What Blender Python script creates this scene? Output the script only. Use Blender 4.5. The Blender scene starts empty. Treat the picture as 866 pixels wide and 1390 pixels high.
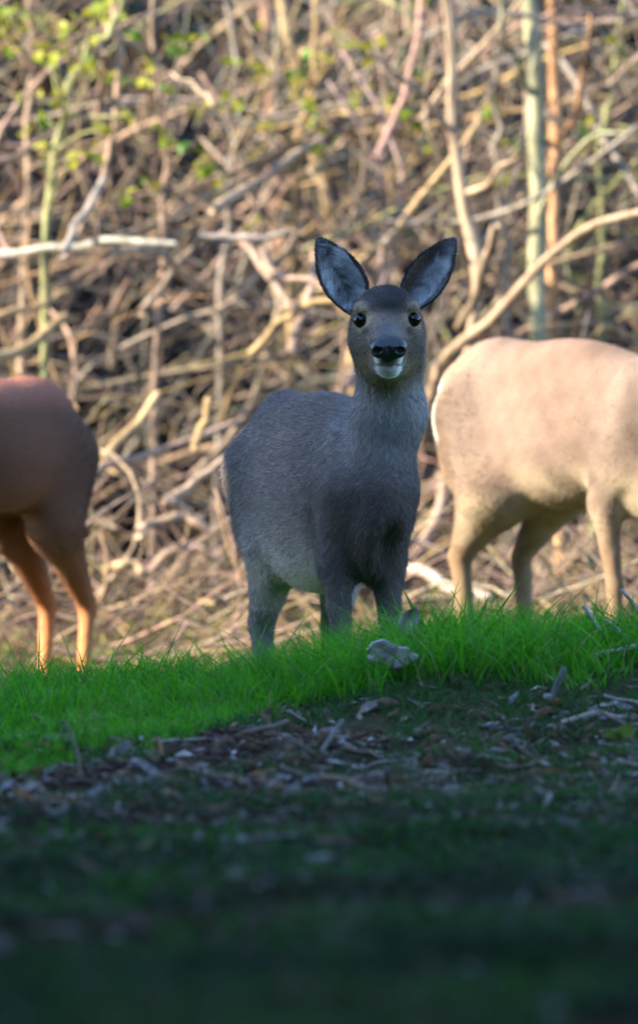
import bpy, math
import numpy as np
from mathutils import Vector, Matrix, Euler

R = np.random.default_rng(11)
scene = bpy.context.scene
COL = scene.collection
rad = math.radians

# ------------------------------------------------------------------ camera, sky, sun, exposure
cam_d = bpy.data.cameras.new('camera')
cam = bpy.data.objects.new('camera', cam_d)
COL.objects.link(cam)
scene.camera = cam
cam.location = (0, 0, 0)
cam.rotation_euler = (Vector((0, 20, -95 / 800))).to_track_quat('-Z', 'Y').to_euler()
cam_d.sensor_width = 36
cam_d.lens = 36 * 20 / (1390 / 800)
cam_d.clip_start = 0.1
cam_d.clip_end = 2000
cam_d.dof.use_dof = True
cam_d.dof.focus_distance = 19.78
cam_d.dof.aperture_fstop = (cam_d.lens / 1000) / 0.085
cam_d.dof.aperture_blades = 9

SUN = Vector((-1.0, -0.36, 0.60)).normalized()        # towards the sun
w = bpy.data.worlds.new('World')
scene.world = w
w.use_nodes = True
nt = w.node_tree
sky = nt.nodes.new('ShaderNodeTexSky')
sky.sky_type = 'NISHITA'
sky.sun_disc = False
sky.sun_elevation = math.asin(SUN.z)
sky.sun_rotation = math.atan2(SUN.x, SUN.y) % (2 * math.pi)
sky.dust_density = 0.3
sky.ozone_density = 4.5
nt.links.new(sky.outputs[0], nt.nodes['Background'].inputs[0])
nt.nodes['Background'].inputs[1].default_value = 0.15
sl = bpy.data.lights.new('sun', 'SUN')
sl.energy = 4.8
sl.angle = rad(0.5)
sl.color = (1.0, 0.86, 0.66)
so = bpy.data.objects.new('sun', sl)
so.rotation_euler = SUN.to_track_quat('Z', 'Y').to_euler()
COL.objects.link(so)
scene.view_settings.view_transform = 'Standard'
scene.view_settings.look = 'None'
scene.view_settings.gamma = 1
scene.view_settings.exposure = 2.2
scene.cycles.max_bounces = 6
scene.cycles.transparent_max_bounces = 6

# ------------------------------------------------------------------ helpers
def W(px, py, d):
    k = d / 20 / 800
    return np.array([(px - 433) * k, d, (600 - py) * k])

def tag(o, label=None, cat=None, group=None, kind=None):
    if label: o['label'] = label
    if cat: o['category'] = cat
    if group: o['group'] = group
    if kind or cat: o['kind'] = kind or 'thing'
    return o

def link(name, data, parent=None):
    o = bpy.data.objects.new(name, data)
    COL.objects.link(o)
    if parent: o.parent = parent
    return o

def empty(name, loc=(0, 0, 0), rz=0):
    o = link(name, None)
    o.location = loc
    o.rotation_euler = (0, 0, rz)
    return o

def mesh(name, V, F, mat, col=None, smooth=True):
    V = np.asarray(V, np.float32).reshape(-1, 3)
    F = np.asarray(F, np.int32)
    n, k = F.shape
    me = bpy.data.meshes.new(name)
    me.vertices.add(len(V)); me.vertices.foreach_set('co', V.ravel())
    me.loops.add(n * k); me.loops.foreach_set('vertex_index', F.ravel())
    me.polygons.add(n)
    me.polygons.foreach_set('loop_start', np.arange(n, dtype=np.int32) * k)
    me.update(calc_edges=True)
    me.polygons.foreach_set('use_smooth', np.full(n, smooth))
    if col is not None:
        c = np.ones((len(V), 4), np.float32); c[:, :3] = col
        a = me.attributes.new('Col', 'FLOAT_COLOR', 'POINT')
        a.data.foreach_set('color', c.ravel())
    if mat: me.materials.append(mat)
    return me

def nrm(v):
    return v / np.maximum(np.linalg.norm(v, axis=-1, keepdims=True), 1e-9)

def noise3(p, f, seed=0):
    """cheap smooth pseudo noise in about -1..1"""
    g = np.random.default_rng(100 + seed)
    out = 0
    for i in range(6):
        v = g.normal(size=3); v /= np.linalg.norm(v)
        out = out + np.sin((p @ v) * f * (0.7 + 0.25 * i) + g.uniform(0, 6.28))
    return out / 3.2

# ------------------------------------------------------------------ materials
def mat_new(name):
    m = bpy.data.materials.new(name)
    m.use_nodes = True
    return m, m.node_tree.nodes, m.node_tree.links

def mat_attr(name, rough=0.8, noise=0.35, scale=60, bump=0.0, spec=0.25, stretch=None, translucent=0.0):
    """colour from the mesh's own colour attribute, broken up by grain"""
    m, N, L = mat_new(name)
    b = N['Principled BSDF']
    b.inputs['Roughness'].default_value = rough
    b.inputs['Specular IOR Level'].default_value = spec
    at = N.new('ShaderNodeAttribute'); at.attribute_name = 'Col'
    tc = N.new('ShaderNodeTexCoord')
    nz = N.new('ShaderNodeTexNoise'); nz.inputs['Scale'].default_value = scale; nz.inputs['Detail'].default_value = 5
    mp = N.new('ShaderNodeMapping')
    if stretch: mp.inputs['Scale'].default_value = stretch
    L.new(tc.outputs['Object'], mp.inputs[0]); L.new(mp.outputs[0], nz.inputs['Vector'])
    mr = N.new('ShaderNodeMapRange')
    mr.inputs['From Min'].default_value = 0.3; mr.inputs['From Max'].default_value = 0.7
    mr.inputs['To Min'].default_value = 1 - noise; mr.inputs['To Max'].default_value = 1 + noise
    L.new(nz.outputs[0], mr.inputs[0])
    mx = N.new('ShaderNodeVectorMath'); mx.operation = 'SCALE'
    L.new(at.outputs['Color'], mx.inputs[0]); L.new(mr.outputs[0], mx.inputs['Scale'])
    L.new(mx.outputs[0], b.inputs['Base Color'])
    if bump:
        bp = N.new('ShaderNodeBump'); bp.inputs['Strength'].default_value = bump; bp.inputs['Distance'].default_value = 0.004
        L.new(nz.outputs[0], bp.inputs['Height']); L.new(bp.outputs[0], b.inputs['Normal'])
    if translucent:
        t = N.new('ShaderNodeBsdfTranslucent'); L.new(mx.outputs[0], t.inputs[0])
        ms = N.new('ShaderNodeMixShader'); ms.inputs[0].default_value = translucent
        L.new(b.outputs[0], ms.inputs[1]); L.new(t.outputs[0], ms.inputs[2])
        L.new(ms.outputs[0], N['Material Output'].inputs[0])
    return m

def mat_plain(name, col, rough=0.5, spec=0.5, coat=0, noise=0.0, scale=80, bump=0):
    m, N, L = mat_new(name)
    b = N['Principled BSDF']
    b.inputs['Base Color'].default_value = (*col, 1)
    b.inputs['Roughness'].default_value = rough
    b.inputs['Specular IOR Level'].default_value = spec
    b.inputs['Coat Weight'].default_value = coat
    b.inputs['Coat Roughness'].default_value = 0.06
    if bump or noise:
        tc = N.new('ShaderNodeTexCoord')
        nz = N.new('ShaderNodeTexNoise'); nz.inputs['Scale'].default_value = scale
        L.new(tc.outputs['Object'], nz.inputs['Vector'])
        if bump:
            bp = N.new('ShaderNodeBump'); bp.inputs['Strength'].default_value = bump; bp.inputs['Distance'].default_value = 0.002
            L.new(nz.outputs[0], bp.inputs['Height']); L.new(bp.outputs[0], b.inputs['Normal'])
        if noise:
            cr = N.new('ShaderNodeMixRGB'); cr.inputs[1].default_value = (*[c * (1 - noise) for c in col], 1)
            cr.inputs[2].default_value = (*[c * (1 + noise) for c in col], 1)
            L.new(nz.outputs[0], cr.inputs[0]); L.new(cr.outputs[0], b.inputs['Base Color'])
    return m

def mat_fur():
    m, N, L = mat_new('deer_fur')
    b = N['Principled BSDF']
    at = N.new('ShaderNodeAttribute'); at.attribute_name = 'Col'
    b.inputs['Roughness'].default_value = 0.55
    b.inputs['Specular IOR Level'].default_value = 0.35
    b.inputs['Sheen Weight'].default_value = 0.15
    L.new(at.outputs['Color'], b.inputs['Base Color'])
    t = N.new('ShaderNodeBsdfTranslucent'); L.new(at.outputs['Color'], t.inputs[0])
    ms = N.new('ShaderNodeMixShader'); ms.inputs[0].default_value = 0.25
    L.new(b.outputs[0], ms.inputs[1]); L.new(t.outputs[0], ms.inputs[2])
    L.new(ms.outputs[0], N['Material Output'].inputs[0])
    return m

M_FUR = mat_fur()
M_SKIN = mat_attr('deer_skin', 0.9, 0.15, 300, spec=0.1)
M_EYE = mat_plain('deer_eye', (0.010, 0.006, 0.004), 0.10, 0.45, 0.0)
M_NOSE = mat_plain('deer_nose', (0.008, 0.008, 0.010), 0.32, 0.6, 0.35, bump=0.6, scale=420)
M_HOOF = mat_plain('deer_hoof', (0.02, 0.017, 0.015), 0.5)
M_BARK = mat_attr('twig_bark', 0.8, 0.4, 45, bump=0.5)
M_TRUNK = mat_attr('trunk_bark', 0.85, 0.5, 28, bump=0.9, stretch=(1, 1, 0.35))
M_GRASS = mat_attr('grass_blade', 0.5, 0.12, 40, spec=0.22, translucent=0.5)
M_LEAF = mat_attr('young_leaf', 0.45, 0.12, 60, spec=0.35, translucent=0.45)
M_DEAD = mat_attr('dead_leaf', 0.8, 0.35, 90, spec=0.08, translucent=0.15)
M_NEEDLE = mat_attr('needles', 0.6, 0.2, 20, spec=0.3)
M_WOOD = mat_attr('weathered_wood', 0.75, 0.45, 40, bump=0.8, stretch=(0.35, 1, 1))

# ------------------------------------------------------------------ ground
PD = np.array([-300, -5, 0, 8, 11.5, 13, 15, 16.5, 17.4, 18.1, 18.6, 19.15, 19.45, 20.0, 21.3, 22.4, 23.3, 24.5, 27, 30, 36, 46, 400])
PZ = np.array([-.6, -.6, -.6, -.585, -.570, -.562, -.558, -.548, -.53, -.50, -.435, -.365, -.375, -.53, -.545, -.49, -.40, -.31, .06, .95, 3.6, 4.6, 4.6])
def ground(x, d, fine=True):
    x = np.asarray(x, float); d = np.asarray(d, float)
    z = sum(np.interp(d + o, PD, PZ) for o in (-.12, -.04, .04, .12)) / 4
    crest = np.exp(-((d - 19.2) / 0.55) ** 2)
    sx = np.clip(x, -0.9, 0.9)
    z = z + crest * (-0.035 + 0.145 * np.clip(sx, 0, .9) + 0.10 * np.clip(sx, -.9, 0) + 0.008 * np.sin(sx * 9 + 0.7))
    z = z + 0.09 * np.clip(sx, 0, 1) * np.exp(-((d - 21.4) / 1.2) ** 2)
    if fine:
        p = np.stack(np.broadcast_arrays(x, d, 0 * d), -1)
        z = z + 0.010 * noise3(p, 7, 1) + 0.005 * noise3(p, 25, 2)
        z = z + (0.022 * noise3(p, 15, 4) + .009 * noise3(p, 42, 8)) * np.exp(-((d - 17.9) / .7) ** 2)
        z = z + (.006 * noise3(p, 6, 11) + .008 * noise3(p, 17, 12)) * np.exp(-((d - 14.0) / 2.6) ** 2)
    return z

xs = np.unique(np.concatenate([np.linspace(-300, -8, 18), np.linspace(-8, -1.2, 40), np.linspace(-1.2, 1.2, 130), np.linspace(1.2, 8, 40), np.linspace(8, 300, 18)]))
ys = np.unique(np.concatenate([np.linspace(-300, 4, 30), np.linspace(4, 16, 160), np.linspace(16, 25, 300), np.linspace(25, 48, 90), np.linspace(48, 400, 25)]))
GX, GY = np.meshgrid(xs, ys)
GZ = ground(GX, GY)
nx, ny = len(xs), len(ys)
ii = np.arange(ny - 1)[:, None] * nx + np.arange(nx - 1)[None]
F = np.stack([ii, ii + 1, ii + 1 + nx, ii + nx], -1).reshape(-1, 4)
P = np.stack([GX, GY, 0 * GX], -1).reshape(-1, 3)
n1 = noise3(P, 5, 5)[:, None]; n2 = noise3(P, 30, 6)[:, None]
soil = np.array([.065, .043, .032]); green = np.array([.03, .075, .014]); litter = np.array([.04, .03, .024])
dcol = P[:, 1:2]
tg = np.clip(1 - np.abs(dcol - 20.2) / 1.9 + .2 * n1, 0, 1)
c = soil * (1 - tg) + green * tg
tl = np.clip((dcol - 23.3) / 1.2, 0, 1)
c = c * (1 - tl) + litter * .55 * tl
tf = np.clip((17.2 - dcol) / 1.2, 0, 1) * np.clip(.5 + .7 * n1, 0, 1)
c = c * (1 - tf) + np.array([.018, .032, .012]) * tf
c = c * (1 + .25 * n2)
M_GROUND = mat_attr('soil', 1.0, 0.45, 55, bump=0.8, spec=0.0)
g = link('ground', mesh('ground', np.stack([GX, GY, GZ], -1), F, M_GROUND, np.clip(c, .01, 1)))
tag(g, 'grassy bank and leaf strewn woodland floor under the deer', None, None, 'structure')

# ------------------------------------------------------------------ tubes
def tubes(P, Rr, C, sides=5):
    """P (n,k,3) centre lines, Rr (n,k) radii, C (n,3) or (n,k,3) colours -> V, F, col"""
    P = np.asarray(P, float); n, k, _ = P.shape
    T = np.gradient(P, axis=1); T = nrm(T)
    ref = np.where(np.abs(T[:, :1, 2:3]) > .8, np.array([0, 1, 0.]), np.array([0, 0, 1.]))
    A = nrm(np.cross(T, ref)); B = np.cross(T, A)
    th = np.arange(sides) / sides * 2 * math.pi
    ring = A[:, :, None] * np.cos(th)[None, None, :, None] + B[:, :, None] * np.sin(th)[None, None, :, None]
    V = P[:, :, None] + ring * np.asarray(Rr)[:, :, None, None]
    base = (np.arange(n)[:, None, None] * k + np.arange(k - 1)[None, :, None]) * sides
    j = np.arange(sides)[None, None]
    j2 = (j + 1) % sides
    F = np.stack([base + j, base + j2, base + sides + j2, base + sides + j], -1).reshape(-1, 4)
    # end caps
    C = np.asarray(C, float)
    if C.ndim == 2: C = np.repeat(C[:, None], k, 1)
    col = np.repeat(C[:, :, None], sides, 2)
    V = V.reshape(-1, 3); col = col.reshape(-1, 3)
    ends = []
    for e in (0, k - 1):
        b = (np.arange(n) * k + e) * sides
        for q in range(1, sides - 1, 2):
            a3 = min(q + 2, sides - 1) if sides % 2 == 0 else q + 1
            ends.append(np.stack([b, b + q, b + q + 1, b + min(q + 2, sides - 1)], -1))
    good = [x for x in ends]
    E = np.concatenate(good)
    # a degenerate quad on the last wedge becomes a triangle by index reuse: drop it
    E = E[(E[:, 2] != E[:, 3])]
    return V, np.concatenate([F, E]), col

def smooth_path(pts, n):
    pts = np.asarray(pts, float)
    m = len(pts)
    if m == 2:
        t = np.linspace(0, 1, n)[:, None]
        return pts[0] * (1 - t) + pts[1] * t
    ext = np.vstack([2 * pts[0] - pts[1], pts, 2 * pts[-1] - pts[-2]])
    out = []
    for t in np.linspace(0, m - 1 - 1e-6, n):
        i = int(t); f = t - i
        p0, p1, p2, p3 = ext[i:i + 4]
        out.append(.5 * (2 * p1 + (p2 - p0) * f + (2 * p0 - 5 * p1 + 4 * p2 - p3) * f * f + (3 * p1 - 3 * p2 + p3 - p0) * f ** 3))
    return np.array(out)

def wiggle(path, amp, f=12, seed=0):
    s = np.arange(len(path))[:, None] * np.array([[1.0, 0, 0]])
    d = np.stack([noise3(s, f * .1, seed + i) for i in range(3)], -1)
    return path + d * amp

# ------------------------------------------------------------------ deer: implicit surface meshing
def surface_nets(Fd, org, h):
    s = Fd < 0
    nx, ny, nz = Fd.shape
    cnt = np.zeros((nx - 1, ny - 1, nz - 1), np.float32)
    acc = np.zeros((nx - 1, ny - 1, nz - 1, 3), np.float32)
    corners = [(i, j, k) for i in (0, 1) for j in (0, 1) for k in (0, 1)]
    def sub(A, o): return A[o[0]:nx - 1 + o[0], o[1]:ny - 1 + o[1], o[2]:nz - 1 + o[2]]
    for a in corners:
        for ax in range(3):
            if a[ax]: continue
            b = list(a); b[ax] = 1
            sa, sb = sub(s, a), sub(s, b)
            I = np.nonzero(sa != sb)
            fa, fb = sub(Fd, a)[I], sub(Fd, b)[I]
            t = fa / (fa - fb)
            p = np.tile(np.array(a, np.float32), (len(t), 1)); p[:, ax] = t
            acc[I] += p; cnt[I] += 1
    I = np.nonzero(cnt)
    idx = np.full(cnt.shape, -1, np.int64)
    idx[I] = np.arange(len(I[0]))
    V = (np.stack(I, -1) + acc[I] / cnt[I][:, None]) * h + org
    Q = []
    for ax in range(3):
        u, v = (ax + 1) % 3, (ax + 2) % 3
        sl = [slice(1, -1)] * 3; sl[ax] = slice(0, -1)
        s0 = s[tuple(sl)]
        sl2 = [slice(1, -1)] * 3; sl2[ax] = slice(1, None)
        s1 = s[tuple(sl2)]
        for flip in (False, True):
            m = (s0 & ~s1) if not flip else (~s0 & s1)
            J = np.stack(np.nonzero(m), -1)
            J[:, u] += 1; J[:, v] += 1
            def at(du, dv):
                K = J.copy(); K[:, u] -= du; K[:, v] -= dv
                return idx[K[:, 0], K[:, 1], K[:, 2]]
            q = np.stack([at(1, 1), at(0, 1), at(0, 0), at(1, 0)], -1)
            Q.append(q if not flip else q[:, ::-1])
    return V, np.concatenate(Q)

def relax(V, Q, it, lam=.5):
    for _ in range(it):
        acc = np.zeros_like(V); cnt = np.zeros(len(V))
        for a in range(4):
            i, j = Q[:, a], Q[:, (a + 1) % 4]
            for (p, q) in ((i, j), (j, i)):
                for ax in range(3):
                    acc[:, ax] += np.bincount(p, V[q, ax], len(V))
                cnt += np.bincount(p, minlength=len(V))
        V = V * (1 - lam) + lam * acc / cnt[:, None]
    return V

class Prim:
    def __init__(s, kind, par, k, flow, hl, col, frame=None, neg=False):
        s.kind, s.par, s.k, s.flow, s.hl, s.col, s.frame, s.neg = kind, par, k, np.array(flow, float), hl, np.array(col, float), frame, neg
        if frame is not None: s.flow = frame[1] @ s.flow
    def bounds(s):
        if s.kind == 'e':
            c, r = s.par[0], max(s.par[1])
            c = np.array(c, float)
            if s.frame is not None: c = s.frame[0] + s.frame[1] @ c
            return c - r, c + r
        a, ra, b, rb = s.par
        a, b = np.array(a, float), np.array(b, float)
        if s.frame is not None: a, b = s.frame[0] + s.frame[1] @ a, s.frame[0] + s.frame[1] @ b
        return np.minimum(a - ra, b - rb), np.maximum(a + ra, b + rb)
    def sdf(s, p):
        if s.frame is not None: p = (p - s.frame[0]) @ s.frame[1]
        if s.kind == 'e':
            c, r = np.array(s.par[0]), np.array(s.par[1])
            q = p - c
            k0 = np.linalg.norm(q / r, axis=-1); k1 = np.linalg.norm(q / r ** 2, axis=-1)
            return np.where(k1 < 1e-6, -r.min(), k0 * (k0 - 1) / np.maximum(k1, 1e-6))
        a, ra, b, rb = s.par
        a, b = np.array(a, float), np.array(b, float)
        ba = b - a; pa = p - a
        t = np.clip((pa @ ba) / (ba @ ba), 0, 1)
        return np.linalg.norm(pa - t[..., None] * ba, axis=-1) - (ra + (rb - ra) * t)

def build_sdf(prims, h, it=2):
    lo = np.min([p.bounds()[0] for p in prims if not p.neg], 0) - .03
    hi = np.max([p.bounds()[1] for p in prims if not p.neg], 0) + .03
    n = np.ceil((hi - lo) / h).astype(int) + 1
    Fd = np.full(n, 1.0, np.float32)
    ax = [lo[i] + np.arange(n[i]) * h for i in range(3)]
    for p in prims:
        b0, b1 = p.bounds()
        m = p.k + .035
        i0 = np.clip(((b0 - m - lo) / h).astype(int), 0, n); i1 = np.clip(((b1 + m - lo) / h).astype(int) + 2, 0, n)
        sl = tuple(slice(i0[i], i1[i]) for i in range(3))
        g = np.stack(np.meshgrid(*[ax[i][sl[i]] for i in range(3)], indexing='ij'), -1)
        d = p.sdf(g); f = Fd[sl]; k = p.k
        if p.neg:
            hh = np.clip(.5 - .5 * (d + f) / k, 0, 1)
            Fd[sl] = f * (1 - hh) - d * hh + k * hh * (1 - hh)
        else:
            hh = np.clip(.5 + .5 * (f - d) / k, 0, 1)
            Fd[sl] = f * (1 - hh) + d * hh - k * hh * (1 - hh)
    V, Q = surface_nets(Fd, lo, h)
    return relax(V, Q, it), Q

def vnormals(V, Q):
    fn = np.cross(V[Q[:, 2]] - V[Q[:, 0]], V[Q[:, 3]] - V[Q[:, 1]])
    N = np.zeros_like(V)
    for a in range(4):
        for x in range(3): N[:, x] += np.bincount(Q[:, a], fn[:, x], len(V))
    return nrm(N)

def blend(prims, V, s=.022):
    wsum = np.zeros(len(V)); fl = np.zeros((len(V), 3)); hl = np.zeros(len(V)); co = np.zeros((len(V), 3))
    for p in prims:
        if p.neg: continue
        wt = np.exp(-np.clip(p.sdf(V), -.01, 1) / s) + 1e-9
        wsum += wt; fl += wt[:, None] * p.flow; hl += wt * p.hl; co += wt[:, None] * p.col
    return fl / wsum[:, None], hl / wsum, co / wsum[:, None]

def hair(name, parent, P, N, flow, L, col, lift=.35, npt=4, rad_=.00035, jit=.25, clump=.35, seed=0):
    g = np.random.default_rng(50 + seed)
    n = len(P)
    fl = flow + clump * np.stack([noise3(P, 45, 20 + i) for i in range(3)], -1) * .5 + clump * np.stack([noise3(P, 170, 30 + i) for i in range(3)], -1) * .6
    fl = fl - N * np.sum(fl * N, -1, keepdims=True)
    fl = nrm(fl + g.normal(size=(n, 3)) * jit)
    Lr = (L * g.uniform(.6, 1.15, n))[:, None]
    t = np.linspace(0, 1, npt)[None, :, None]
    lf = (lift * g.uniform(.5, 1.5, n))[:, None, None]
    pts = P[:, None] - N[:, None] * .001 + Lr[:, None] * (t * fl[:, None] + lf * N[:, None] * (t - .55 * t * t))
    hc = bpy.data.hair_curves.new(name)
    hc.add_curves([npt] * n)
    hc.attributes['position'].data.foreach_set('vector', pts.astype(np.float32).ravel())
    ra = hc.attributes.get('radius') or hc.attributes.new('radius', 'FLOAT', 'POINT')
    rr = np.repeat((rad_ * np.linspace(1.1, .25, npt))[None], n, 0).astype(np.float32)
    ra.data.foreach_set('value', rr.ravel())
    ca = hc.attributes.new('Col', 'FLOAT_COLOR', 'CURVE')
    c4 = np.ones((n, 4), np.float32); c4[:, :3] = np.clip(col, 0, 1)
    ca.data.foreach_set('color', c4.ravel())
    hc.materials.append(M_FUR)
    return link(name, hc, parent)

def sample(V, Q, n, wgt=None, seed=0):
    g = np.random.default_rng(80 + seed)
    A = .5 * np.linalg.norm(np.cross(V[Q[:, 2]] - V[Q[:, 0]], V[Q[:, 3]] - V[Q[:, 1]]), axis=-1)
    if wgt is not None: A = A * wgt[Q].mean(1)
    f = np.searchsorted(np.cumsum(A) / A.sum(), g.uniform(0, 1, n)).clip(0, len(Q) - 1)
    u, v = g.uniform(0, 1, (2, n))
    W4 = np.stack([(1 - u) * (1 - v), u * (1 - v), u * v, (1 - u) * v], -1)
    return f, W4

BROWN = np.array([.135, .098, .075])
def make_deer(label, loc, yaw, legs, neck, head_o, head_R, scale, h, n_hair, coat, hair_r, ears=True, belly=.165, hind=.148, long=1.0, lift=.26, clump=.30, spark=.40, legc=1.0, jit=.25, back_sun=None, legtint=(1, 1, 1), nlegs=None):
    root = empty('roe_deer', loc, yaw)
    root.scale = (scale,) * 3
    tag(root, label, 'deer')
    back = (-1, 0, -.28)
    gr = coat
    pale = coat * 1.35
    X = []
    add = X.append
    add(Prim('e', ((-.215, 0, .64 - hind), (.150, .066, hind * .985)), .08, (-.75, 0, -.6), .010, gr))
    add(Prim('e', ((-.03, 0, .635 - belly), (.26, .098, belly)), .04, back, .010, gr * np.array([1.10, .98, .90])))
    add(Prim('e', ((-.05, 0, .635 - belly * 1.3), (.17, .094, belly * .72)), .04, back, .013, pale * 1.05))
    add(Prim('e', ((.19, -.010, .452), (.125, .050, .138)), .03, (-1, 0, -.5), .013, gr))
    for s in (-1, 1):
        add(Prim('e', ((.165, s * .052, .475), (.062, .026, .105)), .016, (-.6, 0, -.8), .010, gr))
        add(Prim('e', ((-.225, s * .052, .455), (.095, .034, .115)), .018, (-.6, 0, -.8), .010, gr))
    add(Prim('e', ((.255, -.008, .43), (.062, .042, .095)), .035, (-.2, 0, -1), .013, gr * .62))
    add(Prim('e', ((.10, 0, .540), (.13, .046, .052)), .04, back, .013, gr * .92))
    add(Prim('c', ((-.332, 0, .56), .020, (-.352, 0, .50), .018), .03, (-.4, 0, -1), .022, (.75, .7, .62)))
    for i in range(len(neck) - 1):
        (a, ra), (b, rb) = neck[i], neck[i + 1]
        d = nrm(np.array(a) - np.array(b))
        add(Prim('c', (a, ra, b, rb), .032, d + np.array([0, 0, -.3]), .012, coat * np.array([1.25, 1.30, 1.36])))
    for lg in legs:
        for i in range(len(lg) - 1):
            (a, ra), (b, rb) = lg[i], lg[i + 1]
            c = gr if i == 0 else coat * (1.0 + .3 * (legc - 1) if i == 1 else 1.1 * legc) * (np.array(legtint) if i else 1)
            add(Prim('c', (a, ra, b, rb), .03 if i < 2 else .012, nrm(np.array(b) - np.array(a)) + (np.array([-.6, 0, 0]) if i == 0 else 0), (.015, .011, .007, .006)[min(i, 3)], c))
    add(Prim('e', ((.320, 0, .350), (.060, .026, .060)), .03, (-.2, 0, -1), .012, gr, None, True))
    hs = 1.11
    Rm = np.array(head_R, float)
    fr = (np.array(head_o, float), Rm)
    k1 = np.array([.090, .068, .055]); k2 = np.array([.22, .165, .125])
    def H(kind, *par, k=.02, flow=(-1, 0, 0), hl=.006, col=k2, neg=False):
        if kind == 'e': par = (tuple(np.array(par[0]) * hs), tuple(np.array(par[1]) * hs))
        else: par = (tuple(np.array(par[0]) * hs), par[1] * hs, tuple(np.array(par[2]) * hs), par[3] * hs)
        add(Prim(kind, par, k, flow, hl, col, fr, neg))
    H('e', (.040, 0, .008), (.068, .049, .050), k=.03, col=k1, flow=(-1, 0, .1), hl=.008)
    H('e', (.035, 0, -.028), (.066, .051, .050), k=.03, col=k2, hl=.009, flow=(-1, 0, -.5))
    for s in (-1, 1):
        H('e', (.060, s * .026, -.022), (.050, .026, .036), k=.02, col=k2 * 1.05, flow=(-1, s * .2, -.3))
        H('e', (.088, s * .0385, .0300), (.020, .012, .0085), k=.014, col=(.46, .34, .21), flow=(-.8, s * .5, .4), hl=.005)
    H('c', (.085, 0, -.004), .037, (.150, 0, -.022), .024, k=.02, col=k2 * np.array([1.15, 1.15, 1.2]), hl=.004)
    H('e', (.158, 0, -.030), (.018, .0215, .017), k=.012, col=(.10, .09, .09), hl=.003)
    H('c', (.055, 0, -.052), .034, (.149, 0, -.0535), .0185, k=.018, col=k2 * 1.2, hl=.005)
    for s in (-1, 1):
        H('e', (.098, s * .0455, .010), (.016, .010, .011), k=.008, neg=True)
    V, Q = build_sdf(X, h)
    N = vnormals(V, Q)
    if np.mean(np.sum(N * (V - V.mean(0)), -1)) < 0:
        Q = Q[:, ::-1]; N = -N
    flow, hl, col = blend(X, V)
    # coat pattern, plus some shade and sun painted into it
    ph = (V - fr[0]) @ Rm / hs
    inhead = np.exp(-np.clip(np.linalg.norm(ph - np.array([.08, 0, -.01]), axis=-1) - .09, 0, 1) / .01)
    def mixc(col, c, m):
        m = np.clip(m, 0, 1)[:, None]
        return col * (1 - m) + np.array(c) * m
    if h < .008:
        for s in (-1, 1):
            de = np.linalg.norm((ph - np.array([.097, s * .044, .011])) / np.array([1, 1, .8]), axis=-1)
            col = mixc(col, (.48, .36, .22), inhead * np.clip(1.2 - np.abs(de - .019) / .010, 0, 1) * .75 * (ph[:, 2] > -.004))
            col = mixc(col, (.012, .010, .009), inhead * np.clip((.0165 - de) / .003, 0, 1))
            hl = np.where((de < .018) & (inhead > .5), .0015, hl)
            # white upper lip spots either side of the nose
            dl = np.linalg.norm((ph - np.array([.163, s * .0205, -.0425])) / np.array([1.4, 1, .75]), axis=-1)
            col = mixc(col, (.95, .93, .90), inhead * np.clip((.0125 - dl) / .003, 0, 1))
        dm = np.linalg.norm((ph - np.array([.168, 0, -.030])) / np.array([1, 1.15, .9]), axis=-1)
        col = mixc(col, (.028, .025, .026), inhead * np.clip((.026 - dm) / .008, 0, 1) * (ph[:, 2] > -.0530) * (np.abs(ph[:, 1]) < .0135 + .02 * (ph[:, 2] > -.034)))
        ch = (ph[:, 0] > .124) & (ph[:, 2] < -.0540)
        col = mixc(col, (.95, .93, .90), inhead * ch * np.clip((.024 - np.abs(ph[:, 1])) / .006, 0, 1) * np.clip((ph[:, 0] - .124) / .012, 0, 1))
        # pale bridge just above the nose, dusky forehead
        br = np.linalg.norm((ph - np.array([.148, 0, -.004])) / np.array([1.3, 1, 1]), axis=-1)
        col = mixc(col, (.21, .19, .18), inhead * np.clip((.021 - br) / .010, 0, 1))
        jw = np.clip((-.040 - ph[:, 2]) / .014, 0, 1) * np.clip((.105 - ph[:, 0]) / .02, 0, 1)
        col = mixc(col, (.36, .27, .14), inhead * jw * .5)
        for s in (-1, 1):
            lc = np.linalg.norm((ph - np.array([.118, s * .033, -.004])) / np.array([2.2, .8, .8]), axis=-1)
            col = mixc(col, (.07, .052, .045), inhead * np.clip((.0095 - lc) / .005, 0, .8))
            mz = np.linalg.norm((ph - np.array([.150, s * .029, -.026])) / np.array([1.2, 1, 1.2]), axis=-1)
            col = mixc(col, (.085, .072, .068), inhead * np.clip((.017 - mz) / .008, 0, .8))
        fh = np.linalg.norm((ph - np.array([.072, 0, .048])) / np.array([1.3, 1.0, 1]), axis=-1)
        col = mixc(col, (.050, .041, .040), inhead * np.clip((.046 - fh) / .018, 0, .85))
        col = col * (1 + .30 * inhead * noise3(ph, 75, 63))[:, None]
    # throat and breast paler grey, under belly pale, rump disc white
    thr = np.exp(-((V[:, 0] - neck[1][0][0]) / .14) ** 2) * np.clip((V[:, 2] - .46) / .1, 0, 1) * (1 - inhead)
    col = col * (1 + (.22 + .28 * noise3(V, 26, 60)[:, None]) * thr[:, None])
    ub = np.clip(-N[:, 2] - .25, 0, 1) * np.exp(-np.clip(np.abs(V[:, 0] + .05) - .17, 0, 1) / .04) * (V[:, 2] > .24)
    col = mixc(col, coat * 2.4, ub * .9)
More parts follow.
